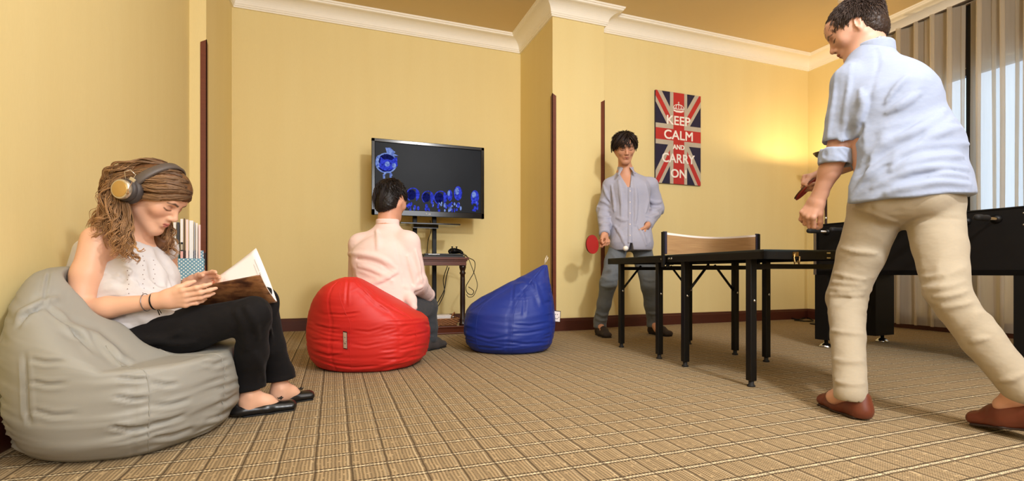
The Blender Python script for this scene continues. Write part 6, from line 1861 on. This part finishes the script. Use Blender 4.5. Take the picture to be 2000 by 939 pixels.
def bag(name, parent, rings, seams, mat, dents=(), pucker=.0035, fold=(), exps=2.25, nth=220, nz=150, seed=1, in_wall=None, gap=.004, crease=None, press=None, top=None, lines=()):
    """rings: (height, centre point, half width along x axis, half depth along y axis, x axis)"""
    R = np.array([[r[0], r[1][0], r[1][1], r[2], r[3]] for r in rings]); ax = np.array(rings[0][4]); ay = np.array([-ax[1], ax[0], 0])
    zs = R[:, 0]; s = np.linspace(0, 1, len(zs)); u = np.linspace(0, 1, nz)

    def smooth(col):
        o = np.interp(u, s, col)
        for _ in range(7): o[1:-1] = (o[:-2] + 2 * o[1:-1] + o[2:]) / 4
        return o
    z, cx, cy, rx, ry = [smooth(R[:, i]) for i in range(5)]
    th = np.linspace(0, 2 * math.pi, nth, endpoint=False); e = 2 / exps
    cs, sn = np.cos(th), np.sin(th); ux = np.sign(cs) * np.abs(cs) ** e; uy = np.sign(sn) * np.abs(sn) ** e
    P3 = np.zeros((nz, nth, 3))
    for d in range(2): P3[:, :, d] = np.stack([cx, cy], 1)[:, d][:, None] + rx[:, None] * ux[None] * ax[d] + ry[:, None] * uy[None] * ay[d]
    P3[:, :, 2] = z[:, None]
    rad_ = (rx + ry)[:, None] / 2 + .02
    out = np.stack([cs[None] * ax[0] + sn[None] * ay[0] + 0 * z[:, None], cs[None] * ax[1] + sn[None] * ay[1] + 0 * z[:, None], 0 * z[:, None] + 0 * cs[None]], 2)
    # seams with puckers running away from them
    disp = np.zeros((nz, nth)); pk = np.zeros((nz, nth)) + .25
    for a in seams:
        dth = np.abs((th - rad(a) + math.pi) % (2 * math.pi) - math.pi)[None, :] * rad_
        disp -= .0045 * np.exp(-(dth / .0045) ** 2); pk += np.exp(-(dth / .075) ** 2)
    q = np.stack([(th[None, :] * 1.4 + 0 * z[:, None]), (z[:, None] * 48 + .9 * np.sin(th * 3.0)[None, :]), np.sin(th)[None, :] * 1.5 + 0 * z[:, None]], 2).reshape(-1, 3)
    q[:, 0] = np.cos(q[:, 0]) * 1.6
    w = 1 - 2 * np.abs(vnoise(q, seed).reshape(nz, nth)); low = np.clip(1.15 - z / max(zs) * 1.1, .15, 1)[:, None]
    disp += pucker * w * np.clip(pk, 0, 1) * low
    q2 = np.stack([np.cos(th)[None, :] * 2.2 + 0 * z[:, None], np.sin(th)[None, :] * 2.2 + 0 * z[:, None], 0 * th[None, :] + z[:, None] * 7], 2).reshape(-1, 3)
    disp += .007 * vnoise(q2, seed + 5).reshape(nz, nth)
    P3 += out * disp[:, :, None]
    v = P3.reshape(-1, 3).copy()
    if top is not None:
        hh = top(v); k_ = .05; a_ = v[:, 2]; h_ = np.maximum(k_ - np.abs(a_ - hh), 0); v[:, 2] = np.minimum(a_, hh) - h_ * h_ / (4 * k_)
    P3 = v.reshape(nz, nth, 3).copy()
    for S, gp_ in dents:      # press the bag in where a body sits
        for _ in range(90):
            d = S.at(v); m = d < gp_
            if not m.any(): break
            v[m] += nrm(press) * np.clip(gp_ - d[m], .0012, .006)[:, None]
    if dents:                   # relax the cloth next to the pressed part
        G = v.reshape(nz, nth, 3).copy(); G0 = P3.reshape(nz, nth, 3)
        mv = np.linalg.norm(G - G0, axis=2)
        nb = mv.copy()
        for _ in range(26): nb[1:-1] = np.maximum(nb[1:-1], .25 * (nb[:-2] + nb[2:] + np.roll(nb, 1, 1)[1:-1] + np.roll(nb, -1, 1)[1:-1]))
        wgt = np.clip(nb / .03, 0, 1)[:, :, None] * .9
        for _ in range(22):
            A_ = (G + 0)
            A_[1:-1] = (G[:-2] + G[2:] + np.roll(G, 1, 1)[1:-1] + np.roll(G, -1, 1)[1:-1]) / 4
            G = G * (1 - wgt) + A_ * wgt
        v = G.reshape(-1, 3)
        for S, gp_ in dents:
            for _ in range(60):
                d = S.at(v); m = d < gp_ * .6
                if not m.any(): break
                v[m] += nrm(press) * np.clip(gp_ * .6 - d[m], .001, .005)[:, None]
    for amp, wpx, ln in lines:      # creases in the cover, as they run in the photo
        ln = np.array(ln, float); d = v @ FWD; X = CX + FPX * (v @ RGT) / d; Y = HY + FPX * (EYE_H - v[:, 2]) / d; best = np.full(len(v), 1e9); along = np.zeros(len(v)); Ltot = len(ln) - 1
        for i in range(Ltot):
            a, b = ln[i], ln[i + 1]; ab = b - a; t = np.clip(((X - a[0]) * ab[0] + (Y - a[1]) * ab[1]) / (ab @ ab), 0, 1)
            q = np.hypot(X - a[0] - t * ab[0], Y - a[1] - t * ab[1]); m = q < best; best[m] = q[m]; along[m] = (i + t[m]) / Ltot
        G = v.reshape(nz, nth, 3); nrm_ = np.cross(np.roll(G, -1, 1) - np.roll(G, 1, 1), np.gradient(G, axis=0)).reshape(-1, 3); nrm_ /= np.maximum(np.linalg.norm(nrm_, axis=1, keepdims=True), 1e-9)
        toc = np.array([0, 0, EYE_H]) - v; facing = ((nrm_ * toc).sum(1) > 0) & (d < np.median(d) + .15)
        taper = np.clip(np.minimum(along, 1 - along) * 5 + .15, 0, 1)
        w = amp * (np.exp(-(best / wpx) ** 2) - .45 * np.exp(-((best - 2 * wpx) / wpx) ** 2)) * taper * facing; v = v + nrm_ * w[:, None]
    if in_wall is not None: v[:, 0] = np.maximum(v[:, 0], in_wall + .002 * np.sin(v[:, 2] * 30) + .002)
    v[:, 2] = np.maximum(v[:, 2], .002)
    i, j = np.meshgrid(np.arange(nz - 1), np.arange(nth), indexing='ij')
    f = np.stack([i * nth + j, i * nth + (j + 1) % nth, (i + 1) * nth + (j + 1) % nth, (i + 1) * nth + j], -1).reshape(-1, 4)
    # close bottom and top
    n = len(v); bc = v[:nth].mean(0); tc = v[-nth:].mean(0); v = np.concatenate([v, [bc, tc]])
    k = np.arange(nth); f = np.concatenate([f, np.stack([k, np.full(nth, n), np.full(nth, n), (k + 1) % nth], 1)[:0]])
    me = bpy.data.meshes.new(name)
    fs = [tuple(x) for x in f.tolist()] + [(int((a + 1) % nth), int(a), n) for a in k] + [(int(n - 2 + 2 - nth + a), int(n - nth + (a + 1) % nth), n + 1) for a in k]
    me.from_pydata([tuple(x) for x in v.tolist()], [], fs); me.update()
    o = link(name, me, mat, parent, True, smooth=True)
    return o, v[:-2].reshape(nz, nth, 3)


def ring_px(z, L, Rr, dc, ry):
    """ring seen between two photo columns at a given height, centred dc metres away"""
    xl, xr = (L - CX) / FPX * dc, (Rr - CX) / FPX * dc
    c = V((xl + xr) / 2, dc, 0); t = (xl + xr) / 2 / dc; cor = 1 / math.sqrt(1 + t * t)
    return (z, c, (xr - xl) / 2 * cor, ry, RGT)


def leather(name, rgb, rough=.42, bump=.12):
    n = NT(name); f = n.noise(n.coord(), 320, 3); g = n.noise(n.coord(), 5, 2); c = lin(*rgb)
    n.bump(f, bump, .0006); return n.done(n.mix(g, c, tuple(x * .88 for x in c)), rough, spec=.4)


M['redv'] = leather('red_vinyl', (206, 38, 32), .52); M['bluev'] = leather('blue_vinyl', (26, 50, 140), .46); M['greyv'] = leather('grey_vinyl', (156, 154, 146), .55)


def seam_tube(G, th_deg, mat, parent, i0=2, i1=-3, r=.0016, name='seam'):
    nth = G.shape[1]; j = int(round(th_deg / 360 * nth)) % nth; pts = [G[i, j] for i in range(i0 + 0, G.shape[0] + i1, 3)]
    MB().tube(pts, r, 5).build(name, mat, parent, True)


rd = [(.000, 640, 806, 2.86, .25), (.012, 626, 820, 2.86, .275), (.05, 614, 834, 2.86, .30), (.12, 607, 840, 2.86, .315), (.20, 606, 841, 2.86, .315), (.27, 609, 836, 2.84, .30), (.33, 612, 806, 2.81, .27), (.38, 617, 776, 2.77, .23),
      (.42, 624, 752, 2.73, .185), (.455, 634, 732, 2.70, .14), (.48, 648, 716, 2.68, .10), (.497, 662, 704, 2.67, .06), (.506, 674, 694, 2.665, .025)]
RB = empty('beanbag', V((724 - CX) / FPX * 2.86, 2.86, 0)); tag(RB, 'bright red beanbag under the man in the pale pink shirt', 'beanbag')
ro, RG = bag('cover', RB, [ring_px(*r) for r in rd], (10, 70, 130, 190, 252, 310), M['redv'], press=V(0, -.75, -.6), dents=[(T3, .006), (J3, .006)], pucker=.0070, seed=4, lines=[(-.004, 2.2, ((680, 543), (677, 571), (676, 600))), (-.005, 2, ((637, 613), (668, 615), (701, 610))), (-.006, 2, ((613, 634), (640, 641), (664, 643))), (-.005, 2, ((756, 629), (795, 628), (830, 624))), (-.006, 2, ((758, 657), (800, 656), (840, 648))),
    (-.006, 2, ((742, 684), (790, 682), (836, 672))), (-.005, 2, ((735, 702), (780, 701), (826, 694))), (-.005, 2, ((610, 662), (640, 666), (668, 664))), (-.006, 2, ((612, 686), (640, 694), (672, 692))), (-.005, 2, ((686, 672), (715, 676), (744, 670))), (-.004, 2, ((690, 645), (720, 648), (750, 640))), (-.005, 2, ((640, 712), (690, 718), (740, 714))), (.006, 4, ((700, 556), (735, 590), (770, 612))), (-.004, 2, ((720, 575), (760, 600), (805, 622)))])
bd_ = [(.000, 930, 1058, 3.42, .24), (.012, 920, 1070, 3.42, .262), (.05, 911, 1077, 3.42, .29), (.12, 907, 1081, 3.42, .30), (.20, 907, 1083, 3.43, .30), (.26, 910, 1082, 3.43, .29), (.31, 920, 1081, 3.44, .27), (.36, 940, 1079, 3.44, .235), (.41, 968, 1077, 3.45, .20),
       (.46, 996, 1074, 3.45, .16), (.50, 1018, 1071.5, 3.46, .12), (.54, 1038, 1069.5, 3.46, .08), (.57, 1054, 1068, 3.46, .04), (.583, 1061, 1067, 3.46, .015)]
BB = empty('beanbag', V((995 - CX) / FPX * 3.42, 3.42, 0)); tag(BB, 'empty dark blue beanbag with a pointed top near the pillar', 'beanbag')
bo_, BG = bag('cover', BB, [ring_px(*r) for r in bd_], (20, 85, 150, 205, 268, 330), M['bluev'], pucker=.0060, seed=9, lines=[(-.005, 2, ((1003, 553), (1001, 575), (1000, 600), (995, 640), (990, 688))), (-.007, 3, ((1000, 552), (1020, 547), (1040, 553), (1046, 566))), (.006, 4, ((960, 575), (985, 560), (1005, 548))), (-.006, 2.5, ((920, 603), (936, 592), (950, 583))), (-.005, 2, ((1000, 634), (1035, 636), (1074, 629))),
    (-.006, 2, ((996, 652), (1030, 650), (1066, 644))), (-.005, 2, ((992, 668), (1030, 672), (1072, 668))), (-.005, 2, ((925, 655), (955, 662), (988, 658))), (-.005, 2, ((930, 676), (960, 680), (988, 678))), (.005, 4, ((1035, 540), (1050, 570), (1060, 600))), (-.004, 3, ((1020, 560), (1024, 590), (1022, 620)))])
MB().tube([P(1064, 516, 3.46), P(1065, 506, 3.46), P(1068, 499, 3.47), P(1070, 503, 3.47), P(1066, 512, 3.46)], .004, 6).build('carry_loop', plain('clear_strap', (214, 200, 176), .3), BB, True)


def bag_tag(parent, c, u, v, w, h, name='label_tag'):
    """small white tag with a smiling face, black rim"""
    c = np.array(c, float); u = nrm(u); v = nrm(v); n = nrm(np.cross(u, v)); n = n if n @ (np.array([0, 0, EYE_H]) - c) > 0 else -n
    q = lambda a, b, l: c + u * a * w + v * b * h + n * l

    def slab(a0, b0, a1, b1, l0, l1, mat, nm, par):
        vs = [q(a, b, l) for l in (l0, l1) for a, b in ((a0, b0), (a1, b0), (a1, b1), (a0, b1))]
        return MB().add(vs, [(0, 1, 2, 3), (7, 6, 5, 4), (0, 4, 5, 1), (1, 5, 6, 2), (2, 6, 7, 3), (3, 7, 4, 0)]).build(nm, mat, par, True)
    o = slab(-.5, -.5, .5, .5, 0, .0015, M['blackm'], name, parent)
    slab(-.43, -.45, .43, .44, .0014, .0019, M['white'], 'tag_face', o)
    mb = MB()
    for x, y, r in ((-.14, .16, .055), (.10, .16, .055), (-.30, -.06, .05), (.30, -.06, .05)): mb.lathe([(r * w, 0), (r * w, .0004)], q(x, y, .0019), n, 10)
    mb.tube([q(-.20, -.14, .002), q(-.10, -.21, .002), q(0, -.22, .002), q(.10, -.21, .002), q(.20, -.14, .002)], .0014 * w / .045, 5)
    for a in np.linspace(-.35, .30, 9): mb.lathe([(.014 * w, 0), (.014 * w, .0004)], q(a, -.37, .0019), n, 6)
    mb.build('smile_print', M['blackm'], o, True)


bag_tag(BB, P(1087, 617.5, 3.40), V(.9, .05, -.10), V(.05, 0, 1), .055, .078)
def surf_at(G, px, py):
    """nearest point of the bag seen at a photo position"""
    q = G.reshape(-1, 3); d = q @ FWD; x = CX + FPX * (q @ RGT) / d; y = HY + FPX * (EYE_H - q[:, 2]) / d
    e = (x - px) ** 2 + (y - py) ** 2 + ((d > d.mean()) * 1e6); return q[e.argmin()], e.argmin() % G.shape[1]


tz, _ = surf_at(RG, 676, 664); bag_tag(RB, tz + V(.006, -.020, 0), V(.70, -.72, 0), V(-.02, 0, 1), .044, .090)
for G_, obj_, mt_, spots_ in ((RG, ro, 'redv', ((684, 640), (812, 660))), (BG, bo_, 'bluev', ((1003, 620), (930, 640)))):
    for sx_, sy_ in spots_:
        j = surf_at(G_, sx_, sy_)[1]; MB().tube([G_[i, j] for i in range(4, 140, 3)], .0013, 5).build('seam', M[mt_], obj_, True)
gd = [(.000, -.62, 2.06, .24, .36), (.014, -.62, 2.06, .265, .385), (.05, -.62, 2.05, .288, .415), (.12, -.618, 2.04, .305, .430), (.20, -.618, 2.04, .308, .430), (.27, -.625, 2.03, .300, .415), (.33, -.65, 2.02, .275, .385), (.38, -.68, 2.02, .240, .34),
      (.43, -.72, 2.02, .200, .29), (.47, -.75, 2.03, .165, .24), (.505, -.785, 2.04, .125, .185), (.53, -.81, 2.05, .09, .13), (.545, -.825, 2.06, .055, .07), (.550, -.83, 2.06, .02, .03)]
def gtop(v):
    X = v @ RGT
    return np.interp(X, [-1.60, -1.46, -1.40, -1.31, -1.22, -1.11, -1.0, -.93, -.85], [.62, .60, .53, .42, .345, .262, .262, .275, .27])


GB = empty('beanbag', (-.62, 2.04, 0)); tag(GB, 'large light grey beanbag under the reading woman, against the wall', 'beanbag')
go, GG = bag('cover', GB, [(z, np.array([x, y, 0]), a, b, np.array([1.0, 0, 0])) for z, x, y, a, b in gd], (15, 95, 160, 218, 286, 335), M['greyv'], press=V(-.25, .0, -1), top=gtop, dents=[(TR, .006), (BL, .006), (BS, .006)], pucker=.0080, seed=14, lines=[(-.010, 4, ((84, 596), (52, 611), (33, 638))), (.008, 6, ((28, 616), (84, 589), (118, 583))), (-.005, 3, ((96, 530), (90, 560), (86, 592))), (-.008, 4, ((88, 598), (122, 624), (154, 656), (188, 690))), (.010, 8, ((117, 632), (187, 656), (243, 704))), (-.006, 4, ((205, 672), (232, 700), (262, 716))),
    (-.008, 4, ((232, 738), (262, 741), (288, 740))), (-.009, 4, ((222, 774), (258, 780), (288, 778))), (-.009, 4, ((212, 832), (252, 838), (290, 834))), (-.008, 4, ((298, 746), (322, 752), (348, 750))), (-.009, 4, ((298, 792), (334, 790), (372, 780))), (-.009, 4, ((298, 828), (330, 822), (364, 810))), (-.008, 4, ((298, 856), (340, 850), (380, 836))),
    (-.006, 4, ((60, 702), (92, 708), (125, 704))), (-.006, 4, ((58, 744), (95, 752), (130, 748))), (-.006, 4, ((62, 800), (105, 812), (150, 808))), (-.007, 4, ((420, 792), (446, 782), (468, 768))), (-.006, 4, ((425, 760), (450, 752), (472, 742))), (-.007, 4, ((400, 822), (430, 812), (456, 798))), (-.006, 4, ((395, 705), (420, 712), (452, 700))), (-.008, 4, ((48, 690), (50, 740), (52, 800), (60, 830)))], in_wall=XL + .018)
for sx_, sy_ in ((290, 800), (52, 720), (440, 760)):
    j = surf_at(GG, sx_, sy_)[1]; MB().tube([GG[i, j] for i in range(6, 92, 2)], .0016, 5).build('seam', M['greyv'], go, True)
